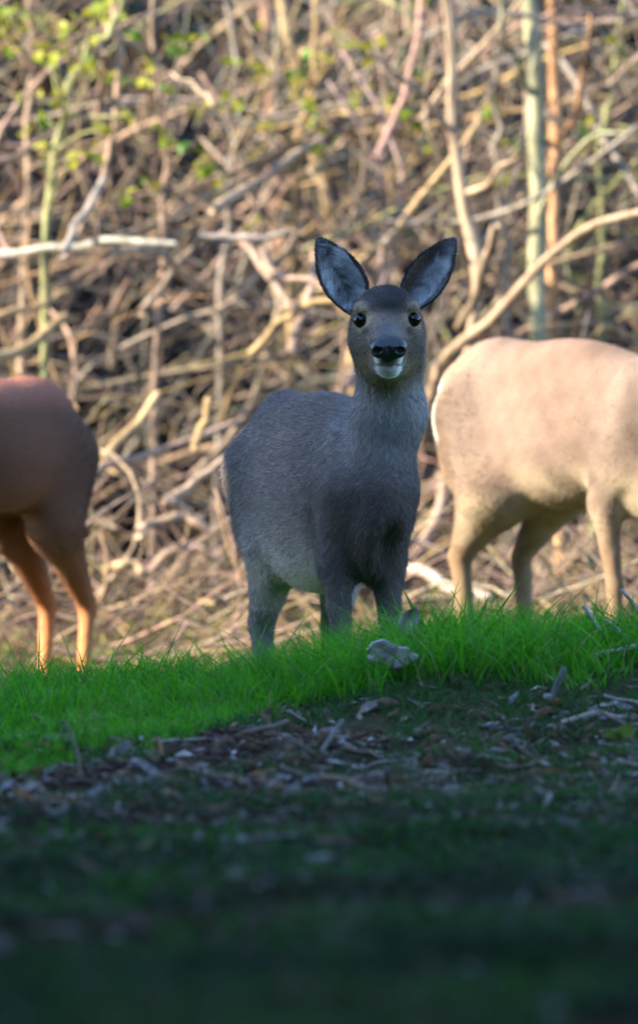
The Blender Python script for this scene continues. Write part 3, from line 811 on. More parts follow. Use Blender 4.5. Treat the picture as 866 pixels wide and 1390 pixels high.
BR = [
 ('long bare branch sloping up from the head of the doe to the picture edge', [(900, 280), (860, 291), (800, 310), (765, 335), (720, 372), (660, 437), (612, 474), (588, 522), (570, 600)], 23.5, 24.2, .0075, .011, TAN),
 ('straight grey green branch lying level across the tangle', [(-40, 346), (30, 342), (100, 334), (160, 327), (240, 332)], 23.9, 23.6, .010, .007, np.array([.19, .185, .155])),
 ('thin branch climbing from the level grey one towards the upper twigs', [(110, 334), (180, 318), (230, 300), (300, 262), (350, 225)], 24.0, 24.6, .008, .006, TAN),
 ('thick pale branch slanting up beneath the leafy twigs', [(285, 285), (320, 268), (360, 243), (400, 212), (440, 185)], 23.9, 24.3, .0095, .007, TAN * 1.15),
 ('pale short branch lying level behind the ear of the doe', [(270, 321), (320, 325), (360, 322), (390, 316)], 23.6, 23.6, .0075, .006, GREY * 1.2),
 ('forked pinkish branch dropping towards the ear of the doe', [(300, 318), (330, 330), (350, 355), (372, 385), (400, 425)], 23.8, 23.6, .008, .0075, PINK * 1.1),
 ('crooked pinkish branch bent like an elbow by the ear', [(355, 335), (362, 362), (385, 375), (420, 383), (450, 400)], 23.7, 23.6, .008, .006, PINK),
 ('pale hooked branch end curling down in the tangle', [(150, 345), (190, 340), (222, 350), (240, 372), (262, 390)], 23.7, 23.9, .008, .006, TAN * 1.1),
 ('grey upright stick crossing the level branch', [(85, 345), (100, 320), (118, 285), (142, 240)], 23.6, 23.8, .009, .007, GREY * 1.15),
 ('stout yellow brown log end lying low in the tangle', [(-30, 490), (20, 478), (60, 455), (90, 430)], 23.6, 23.9, .012, .010, OCH * 1.1),
 ('parallel yellow brown branch just above the log end', [(-30, 440), (20, 425), (60, 410), (95, 395)], 23.8, 24.0, .008, .007, OCH),
 ('thin brown branch rising through the middle tangle', [(190, 425), (215, 395), (250, 350), (280, 310)], 23.9, 24.1, .008, .006, TAN),
 ('smooth pinkish branch arching beside the rump of the reddish deer', [(100, 670), (135, 638), (170, 622), (210, 615), (262, 594), (330, 570)], 23.4, 23.7, .0095, .007, PINK * 1.15),
 ('yellow stick poking up beside the rump of the reddish deer', [(140, 625), (172, 590), (195, 565), (215, 535)], 23.5, 23.6, .012, .009, OCH * 1.2),
 ('upright yellow stem near the back of the doe', [(264, 612), (270, 595), (276, 570), (284, 540)], 23.6, 23.6, .010, .008, OCH * 1.15),
 ('pale broken branch pointing at the flank of the doe', [(222, 680), (245, 668), (275, 645), (310, 622)], 23.4, 23.5, .0095, .0085, TAN * 1.2),
 ('pale bent branch forming a roof shape above the dry grass', [(186, 725), (205, 712), (235, 703), (275, 706)], 23.3, 23.4, .011, .009, TAN * 1.2),
 ('short pinkish branch sloping down to a cut end', [(228, 678), (245, 690), (262, 706), (284, 720)], 23.3, 23.3, .0095, .008, PINK * 1.2),
 ('flat yellowish branch lying above the grass by the hind leg', [(140, 772), (165, 770), (190, 775), (200, 785)], 23.3, 23.3, .011, .009, OCH * 1.15),
 ('pale fallen log lying behind the hind leg of the tan deer', [(540, 768), (570, 780), (610, 795), (665, 812)], 23.2, 23.1, .0125, .0105, np.array([.42, .33, .25])),
 ('thin branch crossing the lichened trunk low down', [(520, 300), (600, 300), (660, 292), (720, 270), (780, 235), (866, 170)], 24.3, 24.0, .006, .005, GREY),
 ('pale branch leaning between the long bare branch and the knotty stem', [(672, 305), (662, 345), (645, 400), (622, 445)], 23.7, 23.9, .008, .009, TAN * 1.1),
 ('slender branch reaching down from the crown of the doe', [(515, 338), (545, 310), (580, 295), (603, 275)], 24.0, 24.3, .008, .006, TAN),
 ('thin brown branch falling behind the back of the tan deer', [(900, 345), (840, 375), (780, 410), (720, 445), (680, 470)], 24.2, 24.3, .007, .009, PINK),
 ('level twig arching across both slim trunks near the top', [(580, 50), (640, 20), (690, 18), (740, 28), (780, 40), (820, 75)], 24.0, 24.1, .006, .004, GREY),
 ('grey branch falling steeply past the orange brown trunk', [(740, 60), (790, 120), (820, 190), (870, 270)], 24.6, 24.3, .008, .006, GREY),
 ('greenish branch sloping up beyond the orange brown trunk', [(770, 350), (790, 310), (830, 250), (870, 215)], 24.8, 24.6, .009, .007, OLIVE * 1.2),
 ('brown bowed branch hanging over the upper tangle', [(490, 55), (560, 40), (640, 60), (700, 130)], 25.2, 25.0, .007, .005, PINK),
 ('looped dark branch near the top of the thicket', [(540, 140), (530, 100), (550, 70), (585, 45), (620, 48)], 24.8, 24.8, .007, .005, GREY * .8),
 ('elbowed pinkish branch under the leafy twigs in the corner', [(140, 35), (150, 55), (190, 65), (197, 100), (205, 150)], 24.1, 24.3, .0085, .006, PINK * 1.1),
 ('pale curved twig with a light tip among the leaves', [(232, 100), (255, 115), (280, 130), (292, 145)], 23.9, 23.8, .006, .005, TAN * 1.25),
 ('kinked grey branch dropping out of the leafy corner', [(138, 70), (145, 95), (140, 130), (132, 175)], 24.0, 24.2, .008, .007, PINK),
 ('long thin branch sagging through the tangle below the leafy corner', [(-30, 225), (20, 215), (60, 190), (110, 165), (180, 140)], 24.0, 24.4, .008, .006, PINK * 1.05),
 ('branch resting on the tangle below the eye level of the doe', [(340, 480), (380, 440), (420, 415), (470, 405)], 23.7, 23.6, .008, .007, OCH),
 ('pale stick leaning against the tangle above the back of the doe', [(290, 425), (330, 400), (380, 350), (410, 300)], 24.1, 24.2, .008, .006, TAN),
 ('pinkish branch bending down behind the cheek of the doe', [(395, 480), (402, 445), (412, 420), (425, 390), (428, 340)], 23.9, 24.0, .011, .009, PINK),
 ('thick fallen branch half buried at the foot of the tangle', [(205, 775), (240, 745), (270, 745), (300, 760)], 23.5, 23.5, .010, .008, PINK * 1.05),
 ('tan branch at the foot of the dark trunk behind the tan deer', [(560, 760), (590, 700), (605, 640), (610, 590)], 23.9, 24.1, .012, .010, PINK),
]
for i, (lab, px, d0, d1, r0, r1, col) in enumerate(BR):
    thing_branch('fallen_branch' if any(k in lab for k in ('fallen', 'log', 'stick', 'broken')) else 'bare_branch', lab, 'branch', px, d0, d1, r0, r1, col, 300 + 9 * i, amp=.007)

# --- leafy saplings: stem, twigs and young yellow green leaves
def leaf_mesh(L, wd, fold):
    t = np.linspace(0, 1, 6)
    pr = np.array([.08, .62, 1, .92, .55, .04]) * wd
    V = []
    for a, b in zip(t, pr):
        V += [(-b, a * L, fold * b), (0, a * L, -.12 * L * a * a), (b, a * L, fold * b)]
    F = []
    for i in range(5):
        for j in range(2): F.append((i * 3 + j, i * 3 + j + 1, i * 3 + j + 4, i * 3 + j + 3))
    return np.array(V), np.array(F)
LV, LF = leaf_mesh(.034, .0135, .35)
LEAFCOL = [(.30, .31, .03), (.22, .31, .03), (.09, .27, .03), (.36, .33, .05)]
LEAVES = [mesh('leaf', LV * k, LF, M_LEAF, np.tile(c, (len(LV), 1))) for c, k in zip(LEAFCOL, (1, 1.1, 1.15, .9))]
SAP = [
 ('leafy sapling leaning out of the upper corner with green lit stem', [(170, -60), (160, 20), (138, 50), (110, 90), (88, 160), (72, 240), (60, 420), (55, 860)], 24.0, .008, OLIVE * 1.05,
  [(97,32),(79,65),(69,84),(129,54),(126,79),(97,99),(115,90),(139,13),(104,213),(144,176),(124,204),(60,130),(85,130),(150,20)]),
 ('leafy sapling at the picture corner with pale yellow leaves', [(38, -60), (42, 40), (50, 120), (40, 240), (30, 500), (25, 860)], 24.3, .007, TAN,
  [(8,18),(40,25),(25,72),(62,223),(40,181),(14,60),(50,75),(20,10),(60,45)]),
 ('leafy sapling in the dark hollow with scattered small leaves', [(212, -60), (208, 60), (215, 140), (225, 220), (215, 400), (205, 860)], 24.2, .006, PINK,
  [(176,50),(231,54),(245,69),(209,82),(203,110),(166,117),(176,154),(214,168),(231,194),(172,268),(258,147),(268,191),(281,228),(222,180)]),
 ('leafy sapling against the reddish brown trunk', [(300, -60), (315, 60), (325, 150), (318, 240), (300, 420), (290, 860)], 24.6, .006, GREY,
  [(349,88),(311,87),(309,135),(365,175),(289,227),(308,255),(345,305),(352,100),(300,250)]),
 ('leafy sapling above the ear of the doe with one bright green leaf cluster', [(430, -60), (425, 60), (418, 150), (405, 230), (395, 400), (385, 860)], 24.5, .008, OCH,
  [(451,45),(408,85),(402,95),(436,92),(417,149),(436,208),(400,110),(412,130),(425,175),(445,80)]),
 ('sparse leafy sapling over the crown of the doe', [(540, -60), (528, 60), (522, 150), (530, 260), (545, 450), (550, 860)], 24.8, .007, TAN,
  [(502,76),(522,130),(484,145),(562,3),(554,180),(575,205)]),
 ('leafy sapling before the slim trunks with hanging pale leaves', [(690, -60), (676, 60), (668, 150), (680, 260), (690, 450), (690, 860)], 24.3, .006, GREY,
  [(660,147),(676,243),(655,160),(580,99),(691,185),(664,140)]),
 ('sparse leafy sapling at the edge past the orange trunk', [(850, -60), (835, 80), (822, 180), (815, 320), (810, 500), (800, 860)], 24.6, .007, OLIVE,
  [(814,181),(808,190),(840,60),(780,370),(795,170)]),
]
g = np.random.default_rng(21)
for q in range(14):                       # further clusters, thickest in the upper corner
    SAP[int(g.integers(0, 3))][5].append((float(g.uniform(5, 290)), float(250 * g.uniform(0, 1) ** 1.4)))
for q in range(8):
    SAP[int(g.integers(3, 6))][5].append((float(g.uniform(300, 560)), float(230 * g.uniform(0, 1))))
for i, (lab, px, d, r, col, spots) in enumerate(SAP):
    base = W(px[-1][0], px[-1][1], d)
    t = empty('leafy_sapling', base)
    tag(t, lab, 'sapling')
    o, p = branch_obj('stem', px, d, d, r * .6, r * 1.3, np.array(col), 700 + i * 5, None, M_BARK, 8, 40, .012)
    o.parent = t; o.location = p[0] - base
    TP, TR, TC = [], [], []
    for q, (lx, ly) in enumerate(spots):
        dd = d + g.uniform(-.35, .15)
        c = W(lx, ly, dd)
        k = np.argmin(np.linalg.norm(p - (c - np.array([0, 0, .08])), axis=1))
        mid = (p[k] + c) / 2 + g.normal(size=3) * .02
        b_pts = smooth_path([p[k], mid, c], 8)
        v, f, cc = tubes((b_pts - base)[None], np.linspace(.0035, .0018, 8)[None], np.array([col]) * .9, 5)
        tw = link('twig', mesh('twig', v, f, M_BARK, cc), t)
        for m in range(3 if (q % 3) else 4):
            ci = int(g.choice(4, p=[.42, .25, .10, .23]))
            if (lx, ly) in ((408, 85), (402, 95)): ci = 2
            lf = link('leaf', LEAVES[ci], tw)
            lf.location = c - base + g.normal(size=3) * .007
            lf.rotation_euler = (g.uniform(-1.2, .6), g.uniform(-1, 1), g.uniform(0, 6.28))
            s = g.uniform(.55, 1.15); lf.scale = (s, s, s)

# --- the mass of bare brushwood behind
def brush(n, xr, dr, zr, lr, rr, mode, seed, cols):
    g = np.random.default_rng(seed)
    x = g.uniform(*xr, n); d = g.uniform(*dr, n)
    z = ground(x, d, False) + g.uniform(*zr, n)
    L = g.uniform(*lr, n)
    if mode == 'up':
        th = rad(90) + g.normal(0, .38, n)
    elif mode == 'lean':
        th = rad(38) + g.normal(0, .45, n)
    elif mode == 'flat':
        th = g.choice([rad(12), rad(150), rad(35)], n) + g.normal(0, .35, n)
    else:
        th = g.uniform(0, math.pi, n)
    k = 9
    dep = g.normal(0, .35, n)
    P = np.zeros((n, k, 3)); P[:, 0] = np.stack([x, d, z], -1)
    curl = g.normal(0, .16, n)
    step = L / (k - 1)
    for i in range(1, k):
        th = th + curl + g.normal(0, .11, n)
        dep = dep + g.normal(0, .2, n)
        u = np.stack([np.cos(th), np.sin(dep) * .6, np.sin(th)], -1)
        P[:, i] = P[:, i - 1] + nrm(u) * step[:, None]
    r0 = rr[0] * (rr[1] / rr[0]) ** (g.uniform(0, 1, n) ** 1.7)
    Rr = r0[:, None] * np.linspace(1, .55, k)[None] * (1 + .12 * g.normal(size=(n, k)))
    ci = g.integers(0, len(cols), n)
    C = np.array(cols)[ci] * g.uniform(.6, 1.3, (n, 1)) * (1 + .06 * g.normal(size=(n, 3)))
    return P, Rr, np.clip(C, .01, .8)
sets = [
 brush(620, (-3.0, 1.6), (25.0, 28.2), (-.1, 1.0), (.7, 2.2), (.0022, .009), 'up', 31, [TAN * .55, PINK * .5, GREY * .5, DARK * .7, DARK * .7]),  # deep layer: bark colours darkened to paint the shade in the gaps
 brush(430, (-3.0, .25), (24.1, 26.0), (.0, 1.1), (.4, 1.3), (.0022, .0085), 'lean', 32, [TAN, PINK, OCH, GREY]),
 brush(330, (-3.0, .35), (23.9, 26.0), (.0, .75), (.3, .9), (.0025, .0105), 'flat', 33, [TAN, PINK, OCH, TAN]),
 brush(300, (-.1, 1.6), (24.2, 26.2), (.1, 1.3), (.4, 1.3), (.002, .007), 'any', 34, [TAN, PINK, GREY, GREY, OLIVE]),
 brush(1500, (-3.0, 1.6), (23.9, 26.4), (.0, 1.3), (.15, .7), (.0008, .0030), 'any', 35, [TAN, PINK, GREY, OCH, DARK]),
 brush(1300, (-2.5, 1.5), (22.5, 24.3), (.0, .15), (.12, .5), (.0012, .0055), 'flat', 36, [TAN, OCH, PINK, DARK]),
]
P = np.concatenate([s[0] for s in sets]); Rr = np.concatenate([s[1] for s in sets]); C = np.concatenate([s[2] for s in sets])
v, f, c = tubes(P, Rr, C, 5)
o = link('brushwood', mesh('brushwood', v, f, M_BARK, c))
tag(o, 'tangled mass of bare brown twigs filling the wood edge', None, None, 'stuff')

# far wood on the slope behind
P, Rr, C = brush(420, (-9, 8), (28.5, 36), (-.3, .3), (2.5, 6), (.012, .06), 'up', 41, [DARK * .5, GREY * .3, PINK * .25])  # bark colours scaled down, so the wood's dimness is painted in
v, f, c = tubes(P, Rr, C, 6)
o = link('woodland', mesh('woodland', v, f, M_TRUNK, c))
tag(o, 'dim bare woodland on the slope behind the thicket', None, None, 'stuff')

# ------------------------------------------------------------------ grass
def blades(n, x, d, L, wd, lean, cols, seed, sun_dir=None, curve=.5):
    g = np.random.default_rng(seed)
    z = ground(x, d) - .004
    az = g.uniform(0, 2 * math.pi, n)
    h = np.stack([np.cos(az), np.sin(az), 0 * az], -1)
    sd = np.stack([-np.sin(az), np.cos(az), 0 * az], -1)
    sd = nrm(sd + g.normal(size=(n, 3)) * .5)
    k = 5
    t = np.linspace(0, 1, k)
    le = (lean * g.uniform(.2, 1.6, n))[:, None]
    cv = curve * g.uniform(.2, 1.5, n)[:, None]
    out = le * t + cv * t ** 2.2
    up = t * np.ones((n, 1)) - .35 * cv * t ** 2.5
    base = np.stack([x, d, z], -1)
    cl = base[:, None] + L[:, None, None] * (out[..., None] * h[:, None] + up[..., None] * np.array([0, 0, 1.]))
    wv = (wd[:, None] * np.array([.75, 1, .85, .55, .06]))[..., None]
    V = np.stack([cl - sd[:, None] * wv, cl + sd[:, None] * wv], 2)
    b = (np.arange(n)[:, None] * k + np.arange(k - 1)[None]) * 2
    F = np.stack([b, b + 1, b + 3, b + 2], -1).reshape(-1, 4)
    C = np.asarray(cols)
    sh = (.75 + .35 * t)[None, :, None]
    col = np.repeat((C[:, None] * sh)[:, :, None], 2, 2)
    return V.reshape(-1, 3), F, col.reshape(-1, 3)

def patchy(x, d):
    p = np.stack([x, d, 0 * x], -1)
    return noise3(p, 9, 71) * .6 + noise3(p, 24, 72) * .4
def gcol(g, n, a, b, c, pc):
    m = g.uniform(0, 1, (n, 1))
    out = np.array(a) * m + np.array(b) * (1 - m)
    dry = g.uniform(0, 1, n) < pc
    out[dry] = np.array(c) * g.uniform(.7, 1.2, (dry.sum(), 1))
    return out * g.uniform(.75, 1.25, (n, 1))
g = np.random.default_rng(51)
parts = []
# lush strip on the crest
n = 96000
x = g.uniform(-1.0, 1.0, n); d = 17.3 + 3.15 * g.uniform(0, 1, n) ** .9
pt = patchy(x, d)
lim = 18.72 + .10 * np.sin(x * 4 + 1) - 1.05 * np.clip(-x - .05, 0, .45) / .45 + .11 * noise3(np.stack([x, d * .3, x], -1), 13, 3)
keep = (g.uniform(0, 1, n) < np.clip((d - lim) / .16 + .25 * pt, 0, 1)) & (pt > -.62)
x, d, pt = x[keep], d[keep], pt[keep]; n = len(x)
L = (.030 + .045 * np.clip((d - 18.7) / .5, 0, 1)) * g.uniform(.5, 1.5, n) * (1 + .35 * pt)
L = np.where(g.uniform(0, 1, n) < .06, L * 1.5, L)
cols = gcol(g, n, (.14, .46, .012), (.055, .28, .016), (.30, .27, .10), .05)
parts.append(blades(n, x, d, L, g.uniform(.0009, .0021, n), .35, cols, 61))
# taller blades standing out along the crest
n = 2600
x = g.uniform(-.9, .9, n); d = g.uniform(18.85, 19.7, n); pt = patchy(x, d)
k = pt > -.2; x, d = x[k], d[k]; n = len(x)
parts.append(blades(n, x, d, g.uniform(.07, .125, n), g.uniform(.0012, .0025, n), .3, gcol(g, n, (.14, .44, .015), (.05, .24, .02), (.32, .28, .12), .05), 66))
# sparse tufts and moss down the bank
n = 34000
x = g.uniform(-.9, .9, n); d = g.uniform(16.9, 18.9, n)
pt = patchy(x, d) + .35 * (x > .1); keep = pt > .05
x, d, pt = x[keep], d[keep], pt[keep]; n = len(x)
parts.append(blades(n, x, d, g.uniform(.010, .036, n), g.uniform(.0008, .0018, n), .6, gcol(g, n, (.045, .16, .018), (.025, .08, .018), (.16, .13, .07), .12), 62))
# sunlit rough grass between the deer and the thicket
n = 34000
x = g.uniform(-1.6, 1.3, n); d = g.uniform(20.6, 24.0, n)
pt = patchy(x * .7, d)
keep = g.uniform(0, 1, n) < np.clip(1.05 - (d - 20.6) / 2.6 + .75 * pt, 0, 1)
x, d, pt = x[keep], d[keep], pt[keep]; n = len(x)
dry = np.clip((d - 22.2) / 1.4 + .3 * pt, 0, 1)[:, None]
cols = gcol(g, n, (.13, .30, .02), (.09, .20, .02), (.34, .28, .11), .12) * (1 - dry) + dry * gcol(g, n, (.34, .29, .09), (.20, .25, .05), (.40, .30, .15), .3)
parts.append(blades(n, x, d, g.uniform(.03, .085, n), g.uniform(.0012, .0026, n), .45, cols, 63))
# dim ground cover near the lens
n = 60000
x = g.uniform(-.75, .75, n); d = g.uniform(10.0, 17.2, n)
pt = patchy(x * .5, d * .35); keep = pt > -.25
x, d, pt = x[keep], d[keep], pt[keep]; n = len(x)
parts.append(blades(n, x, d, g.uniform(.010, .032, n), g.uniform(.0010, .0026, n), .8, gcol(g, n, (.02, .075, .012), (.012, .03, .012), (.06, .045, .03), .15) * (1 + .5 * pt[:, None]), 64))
n = 24000
x = g.uniform(-.7, .7, n); d = g.uniform(10, 16.6, n); pt = patchy(x * .45 + 3, d * .3)
k = pt > .0; x, d, pt = x[k], d[k], pt[k]; n = len(x)
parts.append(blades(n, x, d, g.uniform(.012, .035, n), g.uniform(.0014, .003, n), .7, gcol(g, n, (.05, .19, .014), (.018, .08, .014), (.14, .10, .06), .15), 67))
vo = 0; Vs, Fs, Cs = [], [], []
for v, f, c in parts:
    Vs.append(v); Fs.append(f + vo); Cs.append(c); vo += len(v)
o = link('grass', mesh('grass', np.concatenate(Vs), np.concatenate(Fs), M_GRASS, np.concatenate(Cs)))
tag(o, 'fresh green grass growing along the top of the bank', None, None, 'stuff')

# ------------------------------------------------------------------ litter on the bank
def dead_leaf_mesh(seed, L=.046, wd=.0105):
    g = np.random.default_rng(seed)
    nu, nv = 7, 5
    u = np.linspace(0, 1, nu)[:, None]; v = np.linspace(-1, 1, nv)[None]
    pr = np.interp(u, [0, .15, .45, .75, 1], [.1, .7, 1, .7, .05]) * wd
    curl = g.uniform(.4, 1.6); tw = g.uniform(-.8, .8)
    ang = v * curl
    X = np.sin(ang) / curl * pr; Z = (1 - np.cos(ang)) / curl * pr * 1.6 + .25 * L * (u - .5) ** 2 * g.uniform(-1, 3)
    Z = Z + g.normal(size=(nu, nv)) * .0012
    Y = (u - .5) * L * np.ones((1, nv))
    a = (u - .5) * tw
    V = np.stack([X * np.cos(a) - Z * np.sin(a), Y, X * np.sin(a) + Z * np.cos(a)], -1).reshape(-1, 3)
    i = np.arange(nu - 1)[:, None] * nv + np.arange(nv - 1)[None]
    return V, np.stack([i, i + 1, i + 1 + nv, i + nv], -1).reshape(-1, 4)
DL = {'brown': (.21, .135, .085), 'pale': (.40, .33, .29), 'rust': (.34, .17, .085), 'grey': (.30, .27, .27)}
DM = {k: [mesh('dead_leaf', *dead_leaf_mesh(90 + j), M_DEAD, np.tile(c, (35, 1))) for j in range(4)] for k, c in DL.items()}
g = np.random.default_rng(77)
LAB = {'brown': 'curled brown dead leaf in the litter below the grass', 'pale': 'bleached pale dead leaf in the litter below the grass',
       'rust': 'rust orange dead leaf in the litter below the grass', 'grey': 'grey papery dead leaf in the litter below the grass'}
for i in range(210):
    k = str(g.choice(['brown', 'pale', 'rust', 'grey'], p=[.52, .10, .16, .22]))
    x = g.uniform(-.56, .56); d = 16.8 + 1.95 * g.uniform(0, 1) ** .7
    if x < -.15 and d > 18.35: d -= .6
    o = link('dead_leaf', DM[k][int(g.integers(0, 4))])
    o.location = (x, d, float(ground(x, d)) + .006)
    o.rotation_euler = (g.normal() * .5, g.normal() * .5, g.uniform(0, 6.28))
    s = g.uniform(.55, 1.35); o.scale = (s, s, s)
    tag(o, LAB[k], 'dead leaf', k + ' dead leaves in the litter')
# crumbled litter between them
n = 20000
x = g.uniform(-.9, .9, n); d = g.uniform(16.7, 19.0, n)
k = (d < 18.5 + .2 * x) | (g.uniform(0, 1, n) < .18)
x, d = x[k], d[k]; n = len(x)
z = ground(x, d) + .003
a = g.uniform(0, 6.28, n); e1 = np.stack([np.cos(a), np.sin(a), g.normal(0, .3, n)], -1); e2 = np.stack([-np.sin(a), np.cos(a), g.normal(0, .5, n)], -1)
L = g.uniform(.004, .026, n)[:, None]; wd = np.minimum(L * g.uniform(.06, .35, (n, 1)), .0045)
c0 = np.stack([x, d, z], -1)
up = np.array([0, 0, 1.]) * g.uniform(.0, .006, (n, 1))
V = np.stack([c0 - e1 * L - e2 * wd * .4, c0 - e2 * wd + up, c0 + e1 * L, c0 + e2 * wd + up * .3], 1)
pal = np.array([(.17, .11, .075), (.28, .18, .12), (.08, .06, .05), (.48, .42, .38), (.24, .16, .14)])
cc = np.repeat((pal[g.integers(0, 5, n)] * g.uniform(.6, 1.3, (n, 1)))[:, None], 4, 1).reshape(-1, 3)
n2 = 2400
x2 = g.uniform(-.8, .8, n2); d2 = 10.2 + 6.9 * np.sqrt(g.uniform(0, 1, n2)); z2 = ground(x2, d2) + .004
a = g.uniform(0, 6.28, n2); e1 = np.stack([np.cos(a), np.sin(a), g.normal(0, .3, n2)], -1); e2 = np.stack([-np.sin(a), np.cos(a), g.normal(0, .4, n2)], -1)
L = g.uniform(.008, .034, n2)[:, None]; wd = L * .35; c1 = np.stack([x2, d2, z2], -1)
V2 = np.stack([c1 - e1 * L, c1 - e2 * wd, c1 + e1 * L, c1 + e2 * wd], 1)
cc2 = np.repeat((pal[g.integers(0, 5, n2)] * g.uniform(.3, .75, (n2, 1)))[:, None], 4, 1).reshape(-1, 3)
Va = np.concatenate([V.reshape(-1, 3), V2.reshape(-1, 3)])
o = link('leaf_litter', mesh('leaf_litter', Va, np.arange(len(Va)).reshape(-1, 4), M_DEAD, np.concatenate([cc, cc2]), False))
tag(o, 'crumbled brown litter of leaf scraps and bark on the bank', None, None, 'stuff')

# sticks and stalks one can tell apart on the bank
def gpt(px, py, d): return W(px, py, d)
ST = [
 ('dry_stick', 'pale crooked stick standing up out of the litter below the doe', [(428, 1066), (427, 1048), (433, 1028), (450, 1000), (466, 976)], 18.2, .0045, .0032, (.36, .33, .30)),
 ('dry_stick', 'dark stub of a stick beside the pale crooked one', [(404, 1004), (412, 1022), (420, 1042)], 18.2, .0055, .004, (.22, .13, .09)),
 ('dry_stalk', 'thin bleached grass stalk bent over above the litter', [(116, 1095), (110, 1050), (103, 1010), (92, 984), (86, 990)], 17.6, .0022, .0014, (.36, .31, .24)),
 ('dry_stalk', 'faint thin stalk standing at the picture edge in the litter', [(2, 1090), (3, 1060), (8, 1045)], 17.6, .002, .0012, (.30, .27, .22)),
 ('dry_stick', 'short pale stick leaning in the grass near the forelegs of the tan deer', [(792, 822), (802, 838), (813, 856)], 19.1, .0045, .004, (.40, .34, .30)),
 ('dry_stick', 'long pale broken stick sloping down in the grass by the edge', [(820, 843), (845, 862), (875, 884)], 19.05, .005, .0045, (.38, .33, .28)),
 ('dry_stick', 'level bleached stick at the foot of the sloping sticks', [(796, 890), (830, 886), (880, 872)], 18.95, .0055, .005, (.36, .30, .25)),
 ('dry_stalk', 'grey stalk rising past the sloping sticks at the edge', [(880, 850), (860, 822), (842, 800)], 19.1, .004, .003, (.33, .30, .27)),
 ('dry_stick', 'dark grey stake stuck upright in the bank', [(736, 986), (744, 960), (756, 930), (766, 905)], 18.7, .0055, .0045, (.16, .15, .15)),
 ('dry_stick', 'thin pale twig lying aslant on the bank', [(650, 1018), (672, 1006), (700, 992), (722, 986)], 18.5, .0042, .003, (.34, .28, .22)),
 ('dry_stalk', 'upright thin tan stalk in the grass under the sloping sticks', [(826, 960), (828, 925), (825, 885)], 18.9, .0016, .0012, (.30, .24, .14)),
 ('dry_stalk', 'second thin tan stalk nearer the edge', [(846, 955), (843, 925), (848, 880)], 18.9, .0015, .0011, (.30, .24, .14)),
 ('dry_stick', 'pale stick lying flat in the litter near the bleached bent stalk', [(24, 1092), (50, 1086), (76, 1096), (96, 1088)], 17.7, .0045, .003, (.32, .29, .27)),
 ('dry_stick', 'rusty curled strip of bark on the bank', [(642, 992), (660, 990), (680, 1003)], 18.5, .006, .004, (.38, .26, .19)),
 ('dry_stick', 'pale flattened stem lying at the edge of the bank', [(762, 982), (800, 972), (840, 974), (880, 978)], 18.5, .006, .004, (.33, .27, .20)),
]
for i, (nm, lab, px, d, r0, r1, col) in enumerate(ST):
    o, p = branch_obj(nm, px, d, d, r0, r1, np.array(col), 900 + 11 * i, None, M_BARK, 7, 12, .002)
    tag(o, lab, 'stick' if 'stick' in nm else 'stalk')
# loose twigs in the litter
TW = []
for j in range(4):
    gg = np.random.default_rng(130 + j)
    th = np.cumsum(gg.normal(0, .25, 7)); pp = np.cumsum(np.stack([np.cos(th), np.sin(th), gg.normal(0, .12, 7)], -1) * .017, 0)
    v, f, c = tubes((pp - pp.mean(0))[None], np.linspace(.0038, .002, 7)[None], np.array([[(.20, .15, .12), (.30, .25, .21), (.13, .09, .075), (.26, .18, .13)][j]]), 5)
    TW.append(mesh('fallen_twig', v, f, M_BARK, c))
TL = ['brown twig lying loose in the litter of the bank', 'pale grey twig lying loose in the litter of the bank', 'dark twig lying loose in the litter of the bank', 'reddish twig lying loose in the litter of the bank']
for i in range(80):
    j = i % 4
    x = g.uniform(-.56, .56); d = g.uniform(17.1, 18.75)
    o = link('fallen_twig', TW[j]); o.location = (x, d, float(ground(x, d)) + .007)
    o.rotation_euler = (g.normal() * .25, g.normal() * .25, g.uniform(0, 6.28)); s = g.uniform(.6, 1.4); o.scale = (s, s, s)
    tag(o, TL[j], 'twig', ['brown', 'pale grey', 'dark', 'reddish'][j] + ' twigs in the litter')

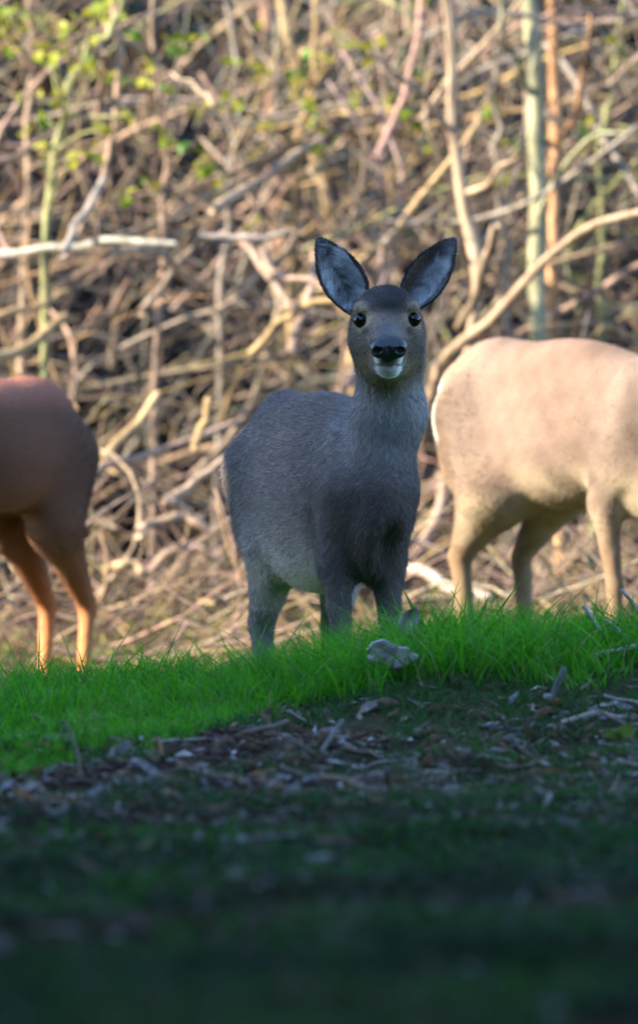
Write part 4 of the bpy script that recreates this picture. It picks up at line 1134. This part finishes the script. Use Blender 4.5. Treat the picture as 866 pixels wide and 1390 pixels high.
# curled slab of weathered wood and the upright dead leaf on the grass before the doe
def slab(name, label, cat, px, py, d, L, wd, th, col, rot, seed, curl=.6, leaf=False):
    g = np.random.default_rng(seed)
    nu, nv = 15, 7
    u = np.linspace(-.5, .5, nu)[:, None]; v = np.linspace(-1, 1, nv)[None]
    e = 1 + .07 * noise3(np.stack([u[:, 0] * 9, u[:, 0] * 0, u[:, 0]], -1), 2, seed)[:, None]
    e = e * (np.clip(np.sin((u + .5) * math.pi), .03, 1) ** .6 if leaf else np.interp(u, [-.5, -.42, -.1, .2, .45, .5], [.35, .75, 1.0, .85, .6, .3]))
    Y = v * wd * e + (0 if leaf else .18 * wd * np.sin(u * 7)); X = u * L * (1 - .12 * np.abs(v)) + .06 * L * np.sin(v * 3 + seed)
    Z = curl * wd * v ** 2 + .15 * L * u ** 2 * 2 + g.normal(size=(nu, nv)) * th * .12
    S = np.stack([X, Y * np.ones_like(X), Z], -1); B = S - np.array([0, 0, th])
    i = np.arange(nu - 1)[:, None] * nv + np.arange(nv - 1)[None]
    q1 = np.stack([i, i + nv, i + 1 + nv, i + 1], -1).reshape(-1, 4)
    o_ = nu * nv
    F = [q1, q1[:, ::-1] + o_]
    e1 = np.arange(nu - 1) * nv; F.append(np.stack([e1, e1 + o_, e1 + nv + o_, e1 + nv], -1)); e2 = e1 + nv - 1; F.append(np.stack([e2, e2 + nv, e2 + nv + o_, e2 + o_], -1))
    f1 = np.arange(nv - 1); F.append(np.stack([f1, f1 + 1, f1 + 1 + o_, f1 + o_], -1)); f2 = f1 + (nu - 1) * nv; F.append(np.stack([f2, f2 + o_, f2 + 1 + o_, f2 + 1], -1))
    V = np.concatenate([S.reshape(-1, 3), B.reshape(-1, 3)])
    o = link(name, mesh(name, V, np.concatenate(F), M_WOOD, np.array(col) * np.clip(1 + .30 * noise3(V, 90, seed)[:, None] + .22 * noise3(V, 260, seed + 5)[:, None], .25, 2)))
    o.location = W(px, py, d); o.rotation_euler = rot
    return tag(o, label, cat)
slab('wood_slab', 'curled slab of pinkish weathered wood lying in the grass before the doe', 'wood', 531, 888, 18.95, .080, .021, .011, (.40, .34, .32), (rad(-76), rad(5), rad(10)), 1, -.12)
slab('dead_leaf', 'large pale dead leaf standing upright in the grass by the foreleg of the doe', 'dead leaf', 553, 845, 19.2, .058, .017, .0015, (.42, .38, .33), (rad(80), rad(-62), rad(20)), 3, .5, True)

# broad leaved plant at the edge of the bank
pl = empty('broadleaf_plant', W(842, 1010, 18.3))
tag(pl, 'small plant with broad yellow green leaves on the bank by the edge', 'plant')
BLV, BLF = leaf_mesh(.045, .016, .25)
bl = mesh('leaf', BLV, BLF, M_LEAF, np.tile((.16, .22, .04), (len(BLV), 1)))
for i in range(6):
    lf = link('leaf', bl, pl); lf.rotation_euler = (rad(15 + 12 * i % 40), rad(-10 + 9 * i % 25), i * 1.05 + .3)
    s = .7 + .1 * (i % 4); lf.scale = (s, s, s)
# two longer leaning blades in front of the doe
for i, (lab, px) in enumerate([('long single grass blade leaning across the foreleg of the doe', [(585, 868), (565, 835), (545, 795)]), ('bluish grass blade bent over in the grass behind the wood slab', [(640, 850), (655, 830), (664, 806)])]):
    p = smooth_path([W(x, y, 19.25) for x, y in px], 8)
    wv = .0032 * np.array([.8, 1, 1, .95, .85, .65, .4, .05])[:, None]
    s = np.array([[.8, 0.3, .45]])
    V = np.concatenate([p - wv * s, p + wv * s]) - p[0]
    F = np.array([(j, j + 1, j + 9, j + 8) for j in range(7)])
    o = link('grass_blade', mesh('grass_blade', V, F, M_GRASS, np.tile((.06, .22, .02), (16, 1)))); o.location = p[0]
    tag(o, lab, 'grass blade')
